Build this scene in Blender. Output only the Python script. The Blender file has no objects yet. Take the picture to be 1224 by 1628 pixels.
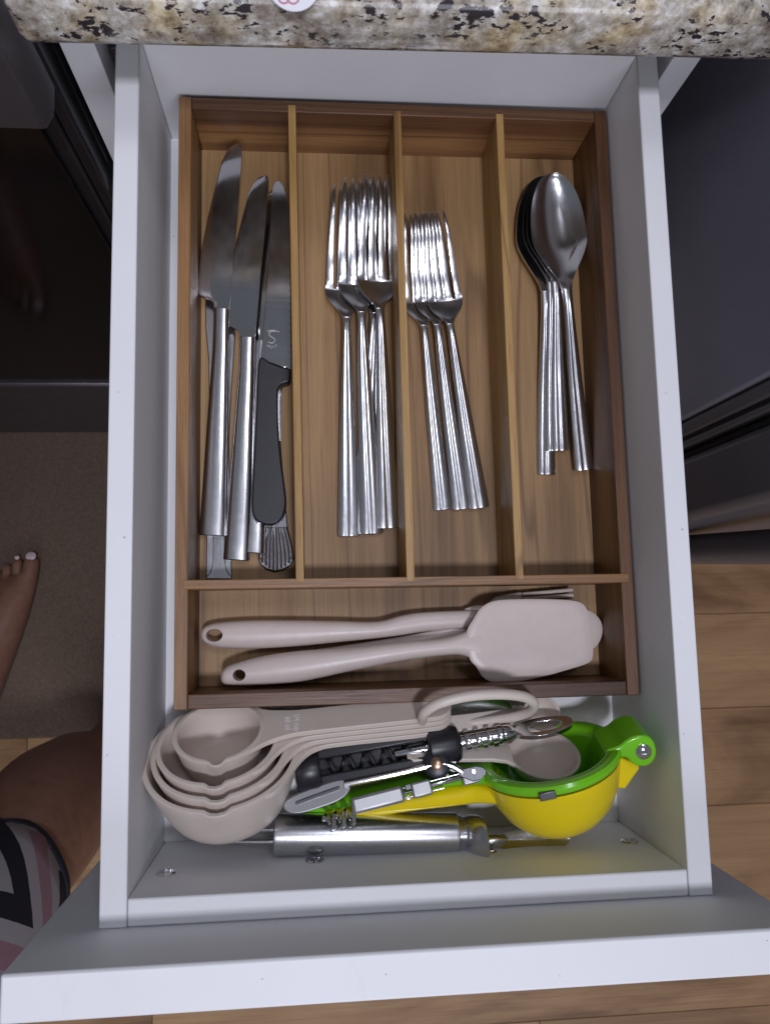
import bpy, bmesh, math, random
from mathutils import Vector, Matrix, Euler
random.seed(7)
scn = bpy.context.scene
COL = scn.collection
R = math.radians

# ------------------------------------------------------------------ camera
cam_d = bpy.data.cameras.new('camera')
cam = bpy.data.objects.new('camera', cam_d)
COL.objects.link(cam)
cam.matrix_world = Matrix(((0.99613, 0.01176, -0.08710, 0.0),
                           (-0.02192, 0.99293, -0.11666, 0.0),
                           (0.08511, 0.11811, 0.98935, 0.385),
                           (0, 0, 0, 1)))
cam_d.sensor_fit = 'HORIZONTAL'
cam_d.sensor_width = 36
cam_d.lens = 1265.43 / 1224 * 36
cam_d.clip_start = 0.02
cam_d.clip_end = 50
cam_d.dof.use_dof = True
cam_d.dof.focus_distance = 0.44
cam_d.dof.aperture_fstop = 26
scn.camera = cam

# ------------------------------------------------------------------ light
world = bpy.data.worlds.new('World')
scn.world = world
world.use_nodes = True
bg = world.node_tree.nodes['Background']
bg.inputs[0].default_value = (0.80, 0.86, 1.0, 1)
bg.inputs[1].default_value = 0.15

def area(name, loc, target, sx, sy, power, color):
    d = bpy.data.lights.new(name, 'AREA')
    d.shape = 'RECTANGLE'; d.size = sx; d.size_y = sy
    d.energy = power; d.color = color
    o = bpy.data.objects.new(name, d); COL.objects.link(o)
    o.location = loc
    o.rotation_euler = (Vector(target) - Vector(loc)).to_track_quat('-Z', 'Y').to_euler()
    return o
area('ceiling_lamp', (0.10, -0.33, 1.58), (0.05, 0.05, 0), 0.16, 0.14, 12.0, (0.865, 0.875, 1.0))
area('second_ceiling_lamp', (0.28, 0.46, 1.58), (0.10, 0.05, 0), 0.36, 0.30, 4.6, (0.865, 0.875, 1.0))
area('room_lamp', (0.50, -3.00, 1.70), (0.05, 0.15, 0), 2.4, 1.5, 49, (0.865, 0.875, 1.0))
scn.view_settings.view_transform = 'Standard'
scn.view_settings.look = 'None'
scn.view_settings.exposure = 0
scn.view_settings.gamma = 1

# ------------------------------------------------------------------ materials
def new_mat(name):
    m = bpy.data.materials.new(name); m.use_nodes = True
    nt = m.node_tree; b = nt.nodes['Principled BSDF']
    return m, nt, b
def node(nt, t, **kw):
    n = nt.nodes.new(t)
    for k, v in kw.items(): setattr(n, k, v)
    return n
def ramp(nt, stops, interp='LINEAR'):
    r = nt.nodes.new('ShaderNodeValToRGB'); e = r.color_ramp.elements
    r.color_ramp.interpolation = interp
    while len(e) < len(stops): e.new(0.5)
    for el, (p, c) in zip(e, stops):
        el.position = p; el.color = (*c, 1) if len(c) == 3 else c
    return r
def coords(nt, scale, rot=(0, 0, 0), kind='Object'):
    tc = node(nt, 'ShaderNodeTexCoord'); mp = node(nt, 'ShaderNodeMapping')
    mp.inputs['Scale'].default_value = scale; mp.inputs['Rotation'].default_value = rot
    nt.links.new(tc.outputs[kind], mp.inputs['Vector']); return mp
def noise(nt, vec, scale, detail=4, rough=0.55, dist=0.0):
    n = node(nt, 'ShaderNodeTexNoise')
    n.inputs['Scale'].default_value = scale; n.inputs['Detail'].default_value = detail
    n.inputs['Roughness'].default_value = rough; n.inputs['Distortion'].default_value = dist
    nt.links.new(vec.outputs[0], n.inputs['Vector']); return n
def bump(nt, b, src, strength, dist):
    n = node(nt, 'ShaderNodeBump'); n.inputs['Strength'].default_value = strength
    n.inputs['Distance'].default_value = dist
    nt.links.new(src, n.inputs['Height']); nt.links.new(n.outputs[0], b.inputs['Normal']); return n
def mixc(nt, fac, a, bcol, mode='MIX'):
    m = node(nt, 'ShaderNodeMix', data_type='RGBA', blend_type=mode)
    for s, v in ((0, fac), (6, a), (7, bcol)):
        if hasattr(v, 'is_output'): nt.links.new(v, m.inputs[s])
        elif isinstance(v, (int, float)): m.inputs[s].default_value = v
        else: m.inputs[s].default_value = (*v, 1)
    return m.outputs[2]

def plain(name, col, rough=0.5, metal=0.0, spec=0.5, var=0.06, scale=40, bmp=0.0, coat=0.0):
    m, nt, b = new_mat(name)
    v = coords(nt, (1, 1, 1)); n = noise(nt, v, scale, 5, 0.6)
    lo = tuple(c * (1 - var) for c in col); hi = tuple(min(1, c * (1 + var)) for c in col)
    r = ramp(nt, [(0.3, lo), (0.7, hi)]); nt.links.new(n.outputs[0], r.inputs[0])
    nt.links.new(r.outputs[0], b.inputs['Base Color'])
    rr = node(nt, 'ShaderNodeMapRange')
    rr.inputs[3].default_value = max(0.02, rough - 0.07); rr.inputs[4].default_value = rough + 0.07
    n2 = noise(nt, v, scale * 3.3, 4, 0.6); nt.links.new(n2.outputs[0], rr.inputs[0])
    nt.links.new(rr.outputs[0], b.inputs['Roughness'])
    b.inputs['Metallic'].default_value = metal
    b.inputs['Specular IOR Level'].default_value = spec
    b.inputs['Coat Weight'].default_value = coat
    if bmp: bump(nt, b, n2.outputs[0], bmp, 0.0006)
    return m

def wood(name, axis, dark, mid, light, rough=0.42, fine=1.0, k=1.0, dist=0.7, swirl=1.2, vein=0.8):
    """grain runs along the given object axis; every piece gets its own cut"""
    m, nt, b = new_mat(name)
    tc = node(nt, 'ShaderNodeTexCoord'); add = node(nt, 'ShaderNodeVectorMath', operation='ADD')
    oi = node(nt, 'ShaderNodeObjectInfo'); mul = node(nt, 'ShaderNodeMath', operation='MULTIPLY')
    mul.inputs[1].default_value = 3.7
    nt.links.new(oi.outputs['Random'], mul.inputs[0])
    nt.links.new(tc.outputs['Object'], add.inputs[0]); nt.links.new(mul.outputs[0], add.inputs[1])
    def layer(across, along, detail, rg, ds):
        s = [across * k] * 3; s[axis] = along * k
        mp = node(nt, 'ShaderNodeMapping'); mp.inputs['Scale'].default_value = s
        nt.links.new(add.outputs[0], mp.inputs['Vector']); return noise(nt, mp, 1.0, detail, rg, ds)
    n1 = layer(26, swirl, 4, 0.55, dist)
    n7 = layer(16, swirl * 0.8, 2, 0.5, dist)
    n3 = layer(480, 3.5, 4, 0.6, 0.25)
    n2 = layer(2100, 34, 2, 0.6, 0.1)
    r1 = ramp(nt, [(0.34, dark), (0.47, mid), (0.64, light)]); nt.links.new(n1.outputs[0], r1.inputs[0])
    r3 = ramp(nt, [(0.30, (0.62, 0.58, 0.54)), (0.60, (1, 1, 1))]); nt.links.new(n3.outputs[0], r3.inputs[0])
    r2 = ramp(nt, [(0.34, (0.38, 0.34, 0.31)), (0.50, (1, 1, 1))]); nt.links.new(n2.outputs[0], r2.inputs[0])
    c = mixc(nt, 0.55 * fine, r1.outputs[0], r3.outputs[0], 'MULTIPLY')
    c = mixc(nt, 0.45 * fine, c, r2.outputs[0], 'MULTIPLY')
    r7 = ramp(nt, [(0.470, (1, 1, 1)), (0.487, (0.42, 0.36, 0.32)), (0.494, (1, 1, 1)), (0.60, (1, 1, 1)), (0.612, (0.6, 0.55, 0.5)), (0.630, (1, 1, 1))]); nt.links.new(n7.outputs[0], r7.inputs[0])
    c = mixc(nt, vein, c, r7.outputs[0], 'MULTIPLY')
    nt.links.new(c, b.inputs['Base Color'])
    rr = node(nt, 'ShaderNodeMapRange'); rr.inputs[3].default_value = rough + 0.12; rr.inputs[4].default_value = rough - 0.08
    nt.links.new(n2.outputs[0], rr.inputs[0]); nt.links.new(rr.outputs[0], b.inputs['Roughness'])
    bump(nt, b, n2.outputs[0], 0.4 * fine, 0.0003)
    return m

def steel(name, col=(0.58, 0.58, 0.60), rough=0.26, axis=1, scratch=0.5):
    m, nt, b = new_mat(name)
    s = [900, 900, 900]; s[axis] = 12
    v = coords(nt, tuple(s)); n = noise(nt, v, 1.0, 3, 0.6)
    v2 = coords(nt, (1, 1, 1)); n2 = noise(nt, v2, 260, 7, 0.75, 0.8)
    b.inputs['Base Color'].default_value = (*col, 1); b.inputs['Metallic'].default_value = 1
    ad = node(nt, 'ShaderNodeMath', operation='ADD'); nt.links.new(n.outputs[0], ad.inputs[0]); nt.links.new(n2.outputs[0], ad.inputs[1])
    rr = node(nt, 'ShaderNodeMapRange'); rr.inputs[1].default_value = 0.6; rr.inputs[2].default_value = 1.4
    rr.inputs[3].default_value = rough - 0.03; rr.inputs[4].default_value = rough + 0.06
    nt.links.new(ad.outputs[0], rr.inputs[0]); nt.links.new(rr.outputs[0], b.inputs['Roughness'])
    bump(nt, b, n.outputs[0], 0.05 * scratch, 0.0001)
    return m

def granite(name):
    m, nt, b = new_mat(name)
    v = coords(nt, (1, 1, 1))
    n1 = noise(nt, v, 135, 8, 0.72, 0.1)
    r1 = ramp(nt, [(0.33, (0.14, 0.116, 0.098)), (0.42, (0.36, 0.315, 0.255)), (0.52, (0.54, 0.50, 0.43)), (0.62, (0.78, 0.765, 0.73))])
    nt.links.new(n1.outputs[0], r1.inputs[0])
    n5 = noise(nt, v, 30, 4, 0.6, 0.2)
    r5 = ramp(nt, [(0.50, (0, 0, 0)), (0.66, (1, 1, 1))]); nt.links.new(n5.outputs[0], r5.inputs[0])
    c = mixc(nt, r5.outputs[0], r1.outputs[0], mixc(nt, 1.0, r1.outputs[0], (0.92, 0.80, 0.56), 'MULTIPLY'))
    n6 = noise(nt, v, 22, 6, 0.7, 0.2)
    r6 = ramp(nt, [(0.38, (0.36, 0.31, 0.28)), (0.54, (1, 1, 1))]); nt.links.new(n6.outputs[0], r6.inputs[0])
    c = mixc(nt, 0.85, c, r6.outputs[0], 'MULTIPLY')
    vs = coords(nt, (0.7, 1, 1.15))
    n2 = noise(nt, vs, 280, 5, 0.62, 0.15)
    n4 = noise(nt, vs, 55, 3, 0.6, 0.2)
    ad = node(nt, 'ShaderNodeMath', operation='MULTIPLY_ADD'); ad.inputs[1].default_value = 0.9
    nt.links.new(n4.outputs[0], ad.inputs[0]); nt.links.new(n2.outputs[0], ad.inputs[2])
    r4 = ramp(nt, [(0.815, (1, 1, 1)), (0.845, (0, 0, 0))])
    nt.links.new(ad.outputs[0], r4.inputs[0])
    c2 = mixc(nt, r4.outputs[0], c, (0.035, 0.028, 0.032))
    nt.links.new(c2, b.inputs['Base Color']); b.inputs['Roughness'].default_value = 0.16
    return m

def fabric_mat(name):
    """pale pink and lilac cloth with bold navy bars"""
    m, nt, b = new_mat(name)
    tc = node(nt, 'ShaderNodeTexCoord')
    mp = node(nt, 'ShaderNodeMapping'); mp.inputs['Rotation'].default_value = (0, R(24), R(20)); nt.links.new(tc.outputs['UV'], mp.inputs['Vector'])
    sx = node(nt, 'ShaderNodeSeparateXYZ'); nt.links.new(tc.outputs['UV'], sx.inputs[0])
    # chevron: u + |frac(v)-.5|
    pv = node(nt, 'ShaderNodeMath', operation='PINGPONG'); pv.inputs[1].default_value = 0.085
    nt.links.new(sx.outputs[1], pv.inputs[0])
    ad = node(nt, 'ShaderNodeMath', operation='MULTIPLY_ADD'); ad.inputs[1].default_value = 0.75
    nt.links.new(pv.outputs[0], ad.inputs[0]); nt.links.new(sx.outputs[0], ad.inputs[2])
    fr = node(nt, 'ShaderNodeMath', operation='MULTIPLY'); fr.inputs[1].default_value = 12
    nt.links.new(ad.outputs[0], fr.inputs[0])
    f2 = node(nt, 'ShaderNodeMath', operation='FRACT'); nt.links.new(fr.outputs[0], f2.inputs[0])
    r = ramp(nt, [(0.0, (0.010, 0.010, 0.022)), (0.30, (0.42, 0.40, 0.44)), (0.52, (0.38, 0.22, 0.27)), (0.78, (0.45, 0.42, 0.46))], 'CONSTANT')
    nt.links.new(f2.outputs[0], r.inputs[0])
    n = noise(nt, coords(nt, (1, 1, 1)), 900, 2); c = mixc(nt, 0.15, r.outputs[0], n.outputs[1], 'OVERLAY')
    nt.links.new(c, b.inputs['Base Color']); b.inputs['Roughness'].default_value = 0.9
    bump(nt, b, n.outputs[0], 0.2, 0.0004)
    return m

def laminate(name, col, rough):
    """white melamine: faint cloudiness, a few dark specks and dull rub marks"""
    m, nt, b = new_mat(name)
    v = coords(nt, (1, 1, 1)); big = noise(nt, v, 9, 4, 0.6)
    r = ramp(nt, [(0.3, tuple(c * 0.95 for c in col)), (0.7, col)]); nt.links.new(big.outputs[0], r.inputs[0])
    sp = noise(nt, v, 330, 2, 0.5); rs = ramp(nt, [(0.775, (0, 0, 0)), (0.80, (0.8, 0.8, 0.8))]); nt.links.new(sp.outputs[0], rs.inputs[0])
    c = mixc(nt, rs.outputs[0], r.outputs[0], (0.30, 0.27, 0.25))
    v2 = coords(nt, (1, 0.25, 1), (0, 0, 0.5)); sc_ = noise(nt, v2, 70, 6, 0.7, 0.6)
    rsc = ramp(nt, [(0.62, (0, 0, 0)), (0.75, (0.35, 0.35, 0.35))]); nt.links.new(sc_.outputs[0], rsc.inputs[0])
    c = mixc(nt, rsc.outputs[0], c, tuple(x * 0.80 for x in col))
    nt.links.new(c, b.inputs['Base Color'])
    rr = node(nt, 'ShaderNodeMapRange'); rr.inputs[3].default_value = rough - 0.08; rr.inputs[4].default_value = rough + 0.12
    nt.links.new(sc_.outputs[0], rr.inputs[0]); nt.links.new(rr.outputs[0], b.inputs['Roughness'])
    bump(nt, b, sp.outputs[0], 0.03, 0.0003)
    return m

M = {}
M['white'] = laminate('white_laminate', (0.82, 0.825, 0.845), 0.52)
M['white_in'] = laminate('white_melamine', (0.78, 0.785, 0.80), 0.42)
AC = ((0.050, 0.019, 0.008), (0.150, 0.064, 0.024), (0.32, 0.165, 0.062))
AC_L = ((0.20, 0.108, 0.042), (0.325, 0.186, 0.078), (0.41, 0.250, 0.110))
M['wood_y'] = wood('acacia_along_y', 1, *AC)
M['wood_x'] = wood('acacia_along_x', 0, *AC)
M['wood_floor'] = wood('acacia_base', 1, *AC_L, rough=0.5, fine=0.7)
M['wood_div'] = wood('acacia_pale_strip', 1, (0.18, 0.088, 0.024), (0.40, 0.225, 0.070), (0.55, 0.340, 0.125))
M['steel'] = steel('brushed_steel', (0.68, 0.68, 0.70), 0.19, 1, 0.25)
M['steel_knife'] = steel('satin_knife_steel', (0.60, 0.59, 0.61), 0.10, 0, 0.2)
M['steel_x'] = steel('brushed_steel_x', (0.58, 0.58, 0.60), 0.24, 0)
M['chrome'] = steel('chrome', (0.72, 0.72, 0.74), 0.10, 0, 0.2)
M['chrome_worn'] = steel('worn_nickel', (0.50, 0.50, 0.51), 0.46, 0, 0.8)
M['nickel_dull'] = steel('dull_nickel', (0.42, 0.42, 0.43), 0.48, 0, 0.8)
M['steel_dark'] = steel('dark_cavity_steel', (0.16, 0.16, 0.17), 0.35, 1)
M['black'] = plain('black_plastic', (0.014, 0.014, 0.018), 0.36, var=0.15, scale=120, bmp=0.05)
M['taupe'] = plain('taupe_silicone', (0.68, 0.590, 0.520), 0.40, var=0.025, scale=90, bmp=0.04)
M['taupe_nylon'] = plain('taupe_nylon', (0.65, 0.555, 0.510), 0.36, var=0.03, scale=140, bmp=0.06)
M['green'] = plain('green_enamel', (0.19, 0.60, 0.014), 0.20, var=0.04, scale=60, coat=0.3)
M['yellow'] = plain('yellow_enamel', (0.88, 0.68, 0.004), 0.24, var=0.03, scale=60, coat=0.3)
M['copper'] = plain('copper_rivet', (0.45, 0.30, 0.20), 0.3, metal=1)
M['granite'] = granite('granite')
M['oven_black'] = plain('oven_black_enamel', (0.010, 0.010, 0.014), 0.30, var=0.2, scale=80)
M['oven_glass'] = plain('oven_black_glass', (0.004, 0.003, 0.004), 0.09, spec=0.22, var=0.2, scale=10)
M['oven_steel'] = plain('oven_dark_steel', (0.085, 0.075, 0.080), 0.34, metal=0.5, var=0.1)
M['fridge'] = plain('fridge_grey_paint', (0.23, 0.225, 0.275), 0.42, var=0.05, scale=25, bmp=0.05)
M['fridge_door'] = plain('fridge_dark_steel', (0.11, 0.10, 0.112), 0.38, metal=0.2, var=0.08, scale=20)
M['gasket'] = plain('rubber_gasket', (0.012, 0.011, 0.015), 0.6)
M['plank'] = wood('vinyl_plank', 0, (0.20, 0.098, 0.040), (0.37, 0.208, 0.096), (0.48, 0.290, 0.140), rough=0.5, fine=0.6, k=0.24, dist=2.0, swirl=6, vein=0.12)
M['subfloor'] = plain('floor_underlay', (0.10, 0.06, 0.035), 0.8)
M['rug'] = plain('grey_brown_mat', (0.135, 0.094, 0.068), 0.95, var=0.22, scale=300, bmp=0.8)
M['skin'] = plain('skin', (0.23, 0.110, 0.074), 0.48, var=0.16, scale=75, bmp=0.25)
M['skin'].node_tree.nodes['Principled BSDF'].inputs['Subsurface Weight'].default_value = 0.08
M['skin'].node_tree.nodes['Principled BSDF'].inputs['Subsurface Radius'].default_value = (0.01, 0.004, 0.002)
M['nail'] = plain('pale_nail_polish', (0.66, 0.50, 0.52), 0.2)
M['cloth'] = fabric_mat('patterned_cloth')
M['navy'] = plain('navy_hem', (0.010, 0.010, 0.020), 0.9)
M['paper'] = plain('sticker_paper', (0.80, 0.80, 0.84), 0.5, var=0.02)
M['pink_ink'] = plain('pink_ink', (0.60, 0.26, 0.33), 0.5)
M['dark_ink'] = plain('dark_ink', (0.05, 0.055, 0.09), 0.5)
M['lilac_ink'] = plain('lilac_ink', (0.45, 0.42, 0.58), 0.5)
M['white_ink'] = plain('white_print', (0.95, 0.94, 0.92), 0.5)
M['etch'] = plain('etched_mark', (0.62, 0.60, 0.60), 0.6, metal=0.5)
M['shadow_gap'] = plain('shaded_interior', (0.05, 0.048, 0.047), 0.7)  # near-black colour holds the shade inside the white cabinet

# ------------------------------------------------------------------ mesh helpers
def tag(o, label, cat, group=None):
    o['label'] = label; o['category'] = cat
    if group: o['group'] = group
    return o
def structure(o):
    o['kind'] = 'structure'; return o
def thing(name, label, cat, loc=(0, 0, 0), rot=None, group=None):
    o = bpy.data.objects.new(name, None); COL.objects.link(o)
    o.empty_display_size = 0.01
    o.location = loc
    if rot is not None: o.rotation_euler = rot
    return tag(o, label, cat, group)
def link(name, me, mat, parent=None, world=False, smooth=True, angle=35, bevel=0.0, segs=2):
    """world=True: the vertices are in scene metres and the parent is only translated"""
    o = bpy.data.objects.new(name, me); COL.objects.link(o)
    if mat is not None: me.materials.append(M[mat] if isinstance(mat, str) else mat)
    if smooth:
        for p in me.polygons: p.use_smooth = True
        me.set_sharp_from_angle(angle=R(angle))
    if parent is not None:
        o.parent = parent
        if world:
            top = parent; off = Vector(top.location)
            while top.parent: top = top.parent; off += top.location
            me.transform(Matrix.Translation(-off))
    if bevel:
        md = o.modifiers.new('bevel', 'BEVEL'); md.width = bevel; md.segments = segs
        md.limit_method = 'ANGLE'; md.angle_limit = R(40); md.harden_normals = False
    return o
def from_py(name, verts, faces):
    me = bpy.data.meshes.new(name); me.from_pydata([tuple(v) for v in verts], [], faces); me.update()
    bm = bmesh.new(); bm.from_mesh(me); bmesh.ops.recalc_face_normals(bm, faces=bm.faces); bm.to_mesh(me); bm.free()
    return me
def box_mesh(name, x0, x1, y0, y1, z0, z1):
    v = [(x, y, z) for z in (z0, z1) for y in (y0, y1) for x in (x0, x1)]
    f = [(0, 2, 3, 1), (4, 5, 7, 6), (0, 1, 5, 4), (2, 6, 7, 3), (0, 4, 6, 2), (1, 3, 7, 5)]
    return from_py(name, v, f)
def box(name, x0, x1, y0, y1, z0, z1, mat, parent=None, bevel=0.0008, world=True, origin=True):
    """box with its origin in its middle (so the grain differs piece by piece)"""
    c = Vector(((x0 + x1) / 2, (y0 + y1) / 2, (z0 + z1) / 2)); h = Vector(((x1 - x0) / 2, (y1 - y0) / 2, (z1 - z0) / 2))
    me = box_mesh(name, -h.x, h.x, -h.y, h.y, -h.z, h.z)
    o = link(name, me, mat, parent, bevel=bevel)
    off = Vector((0, 0, 0))
    if parent is not None and world:
        top = parent; off = Vector(top.location)
        while top.parent: top = top.parent; off += top.location
    o.location = c - off
    return o
def loft(name, rings, cap=True, closed=False):
    n = len(rings[0]); v = [p for r in rings for p in r]; f = []
    m = len(rings)
    for i in range(m if closed else m - 1):
        a = i * n; b = ((i + 1) % m) * n
        for j in range(n): f.append((a + j, a + (j + 1) % n, b + (j + 1) % n, b + j))
    if cap and not closed: f.append(tuple(range(n))[::-1]); f.append(tuple(range((m - 1) * n, m * n)))
    return from_py(name, v, f)
def smooth_path(pts, n=8, closed=False):
    """Catmull-Rom through the points"""
    P = [Vector(p) for p in pts]; out = []
    m = len(P); rng = range(m if closed else m - 1)
    for i in rng:
        p0 = P[(i - 1) % m] if closed or i > 0 else P[0]; p1 = P[i]; p2 = P[(i + 1) % m]
        p3 = P[(i + 2) % m] if closed or i + 2 < m else P[-1]
        for k in range(n):
            t = k / n
            out.append(0.5 * ((2 * p1) + (p2 - p0) * t + (2 * p0 - 5 * p1 + 4 * p2 - p3) * t * t + (3 * p1 - p0 - 3 * p2 + p3) * t ** 3))
    if not closed: out.append(P[-1])
    return out
def tube(name, pts, rad, n=12, closed=False, flat=1.0):
    P = [Vector(p) for p in pts]; m = len(P); rings = []
    up = Vector((0, 0, 1))
    for i in range(m):
        t = (P[(i + 1) % m] - P[i - 1]) if (closed or 0 < i < m - 1) else (P[1] - P[0] if i == 0 else P[-1] - P[-2])
        t.normalize()
        s = t.cross(up)
        if s.length < 0.05: s = t.cross(Vector((0, 1, 0)))
        s.normalize(); u = s.cross(t)
        r = rad[i] if hasattr(rad, '__len__') else rad
        rings.append([P[i] + s * (r * math.cos(2 * math.pi * k / n)) + u * (r * flat * math.sin(2 * math.pi * k / n)) for k in range(n)])
    return loft(name, rings, True, closed)
def lathe(name, prof, n=40, axis='z'):
    """prof: (radius, height) from one end of the solid to the other; radius 0 closes it"""
    v = []; f = []; idx = []
    for r, z in prof:
        if r < 1e-6: idx.append([len(v)]); v.append((0, 0, z))
        else:
            idx.append(list(range(len(v), len(v) + n)))
            v += [(r * math.cos(2 * math.pi * k / n), r * math.sin(2 * math.pi * k / n), z) for k in range(n)]
    for a, b in zip(idx, idx[1:]):
        for k in range(n):
            k2 = (k + 1) % n
            if len(a) == 1: f.append((a[0], b[k], b[k2]))
            elif len(b) == 1: f.append((a[k], a[k2], b[0]))
            else: f.append((a[k], a[k2], b[k2], b[k]))
    if axis == 'x': v = [(z, x, y) for x, y, z in v]
    if axis == 'y': v = [(y, z, x) for x, y, z in v]
    return from_py(name, v, f)
def slab(name, outline, z0, z1, holes=(), warp=None):
    """flat plate with a traced outline (x, y), optional holes, thickness z0..z1"""
    bm = bmesh.new(); loops = []
    for lp in (outline, *holes):
        vs = [bm.verts.new((p[0], p[1], z0)) for p in lp]
        loops.append([bm.edges.new((vs[i], vs[(i + 1) % len(vs)])) for i in range(len(vs))])
    if holes: bmesh.ops.triangle_fill(bm, use_beauty=True, use_dissolve=False, edges=[e for l in loops for e in l])
    else: bm.faces.new([e.verts[0] for e in loops[0]])
    g = bmesh.ops.extrude_face_region(bm, geom=bm.faces[:])
    bmesh.ops.translate(bm, verts=[x for x in g['geom'] if isinstance(x, bmesh.types.BMVert)], vec=(0, 0, z1 - z0))
    bmesh.ops.recalc_face_normals(bm, faces=bm.faces)
    if warp:
        for v in bm.verts: v.co = Vector(warp(v.co))
    me = bpy.data.meshes.new(name); bm.to_mesh(me); bm.free(); return me
def circle(cx, cy, rx, ry=None, n=24, a0=0.0):
    ry = rx if ry is None else ry
    return [(cx + rx * math.cos(a0 + 2 * math.pi * k / n), cy + ry * math.sin(a0 + 2 * math.pi * k / n)) for k in range(n)]
def lerp_table(tab, t):
    if t <= tab[0][0]: return tab[0][1:]
    for a, b in zip(tab, tab[1:]):
        if t <= b[0]:
            k = (t - a[0]) / (b[0] - a[0]); k = k * k * (3 - 2 * k) if len(a) > 9 else k
            return tuple(x + (y - x) * k for x, y in zip(a[1:], b[1:]))
    return tab[-1][1:]
def sheet(name, rows, th, gaps=None):
    """rows: rows of points (top surface); gaps: set of (row, col) quads left open; th: thickness per row"""
    n = len(rows[0]); m = len(rows); v = []; f = []
    for r in rows: v += [tuple(p) for p in r]
    for i, r in enumerate(rows): v += [(p[0], p[1], p[2] - th[i]) for p in r]
    B = n * m; have = set()
    for i in range(m - 1):
        for j in range(n - 1):
            if gaps and (i, j) in gaps: continue
            have.add((i, j))
    from collections import Counter
    cnt = Counter(); qs = {}
    for i, j in have:
        q = (i * n + j, i * n + j + 1, (i + 1) * n + j + 1, (i + 1) * n + j)
        f.append(q); f.append(tuple(B + k for k in q[::-1]))
        for a, b in zip(q, q[1:] + q[:1]): cnt[frozenset((a, b))] += 1; qs[frozenset((a, b))] = (a, b)
    for e, c in cnt.items():
        if c == 1:
            a, b = qs[e]; f.append((b, a, B + a, B + b))
    me = bpy.data.meshes.new(name); me.from_pydata(v, [], f); me.update()
    bm = bmesh.new(); bm.from_mesh(me)
    bmesh.ops.delete(bm, geom=[x for x in bm.verts if not x.link_faces], context='VERTS')
    bmesh.ops.recalc_face_normals(bm, faces=bm.faces); bm.to_mesh(me); bm.free()
    return me
def aim(root, a, b, roll=0.0):
    """put a thing built along +Y with its end at a and its tip towards b"""
    a = Vector(a); d = Vector(b) - a
    y = d.normalized(); x = y.cross(Vector((0, 0, 1))).normalized(); z = x.cross(y)
    m = Matrix((x, y, z)).transposed().to_4x4() @ Matrix.Rotation(roll, 4, 'Y')
    root.location = a; root.rotation_euler = m.to_euler()
    return d.length
def copy_tree(o, parent=None):
    c = o.copy(); COL.objects.link(c); c.parent = parent
    for ch in list(o.children): copy_tree(ch, c)
    return c

# ------------------------------------------------------------------ floor and mat
FZ = -0.825
g = structure(link('floor', box_mesh('floor', -3, 3, -3, 3, FZ - 0.03, FZ - 0.004), 'subfloor', smooth=False))
pw = 0.145; pl = 0.92; i = 0
shared = None
y = -1.329; row = 0
while y < 0.55:
    x = -0.2351 + ((row - 5) * 0.37) % pl - 3 * pl
    while x < 1.7:
        if shared is None:
            me = box_mesh('plank', -pl / 2 + 0.0003, pl / 2 - 0.0003, -pw / 2 + 0.0003, pw / 2 - 0.0003, -0.004, 0)
            o = link('plank', me, 'plank', g, bevel=0.0006); shared = me
        else:
            o = bpy.data.objects.new('plank', shared); COL.objects.link(o); o.parent = g
            md = o.modifiers.new('bevel', 'BEVEL'); md.width = 0.0006; md.segments = 1
        o.location = (x + pl / 2, y + pw / 2, FZ)
        x += pl
    y += pw; row += 1
o = link('floor_mat', slab('floor_mat', [(-1.15, -0.176), (0.16, -0.179), (0.17, -0.16), (0.17, 0.285), (0.15, 0.300), (-1.15, 0.300)], FZ + 0.0005, FZ + 0.007), 'rug', bevel=0.002)
tag(o, 'grey-brown flat woven floor mat in front of the black oven', 'mat')

# ------------------------------------------------------------------ cabinet, counter, oven, fridge
t = thing('base_cabinet', 'white base cabinet below the granite counter, its drawer pulled out', 'cabinet', (0.04, 0.55, FZ))
box('side_panel', -0.126, -0.1085, 0.285, 0.86, FZ + 0.10, 0.050, 'white', t)
box('side_panel', 0.192, 0.207, 0.285, 0.86, FZ + 0.10, 0.050, 'white', t)
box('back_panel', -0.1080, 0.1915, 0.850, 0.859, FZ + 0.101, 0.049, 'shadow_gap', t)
box('rail', -0.1080, 0.1915, 0.300, 0.330, -0.118, -0.103, 'white', t)
box('drawer_runner', -0.1075, -0.1010, 0.300, 0.80, -0.060, -0.020, 'oven_steel', t)
box('drawer_runner', 0.1890, 0.1918, 0.300, 0.80, -0.060, -0.020, 'oven_steel', t)
box('door', -0.125, 0.206, 0.266, 0.284, FZ + 0.115, -0.125, 'white', t)
box('toe_kick', -0.125, 0.206, 0.34, 0.355, FZ + 0.002, FZ + 0.0995, 'white_in', t)

c0 = Vector((0.03, 0.2475, 0.052))
prof = [(0.0, 0.006), (0.0018, 0.0018), (0.006, 0.0), (0.63, 0.0), (0.63, 0.032), (0.010, 0.032), (0.004, 0.0300), (0.0008, 0.0255)]
rings = []
for x in [-0.1545, -0.1535, -0.1510] + [-0.14 + 0.02 * k for k in range(17)] + [0.205, 0.2085]:
    k = {-0.1545: 0.0045, -0.1535: 0.0015, -0.1510: 0.0}.get(x, 0.0)
    rings.append([(x, p[0] + k * (1 if p[0] < .3 else -1), p[1] + k * (1 if p[1] < .016 else -1)) for p in prof])
o = link('countertop', loft('countertop', rings), 'granite', angle=60)
o.location = c0; o.rotation_euler = (0, 0, R(0.95))
tag(o, 'thick granite countertop in cream, brown and black above the open drawer', 'countertop')

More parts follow.
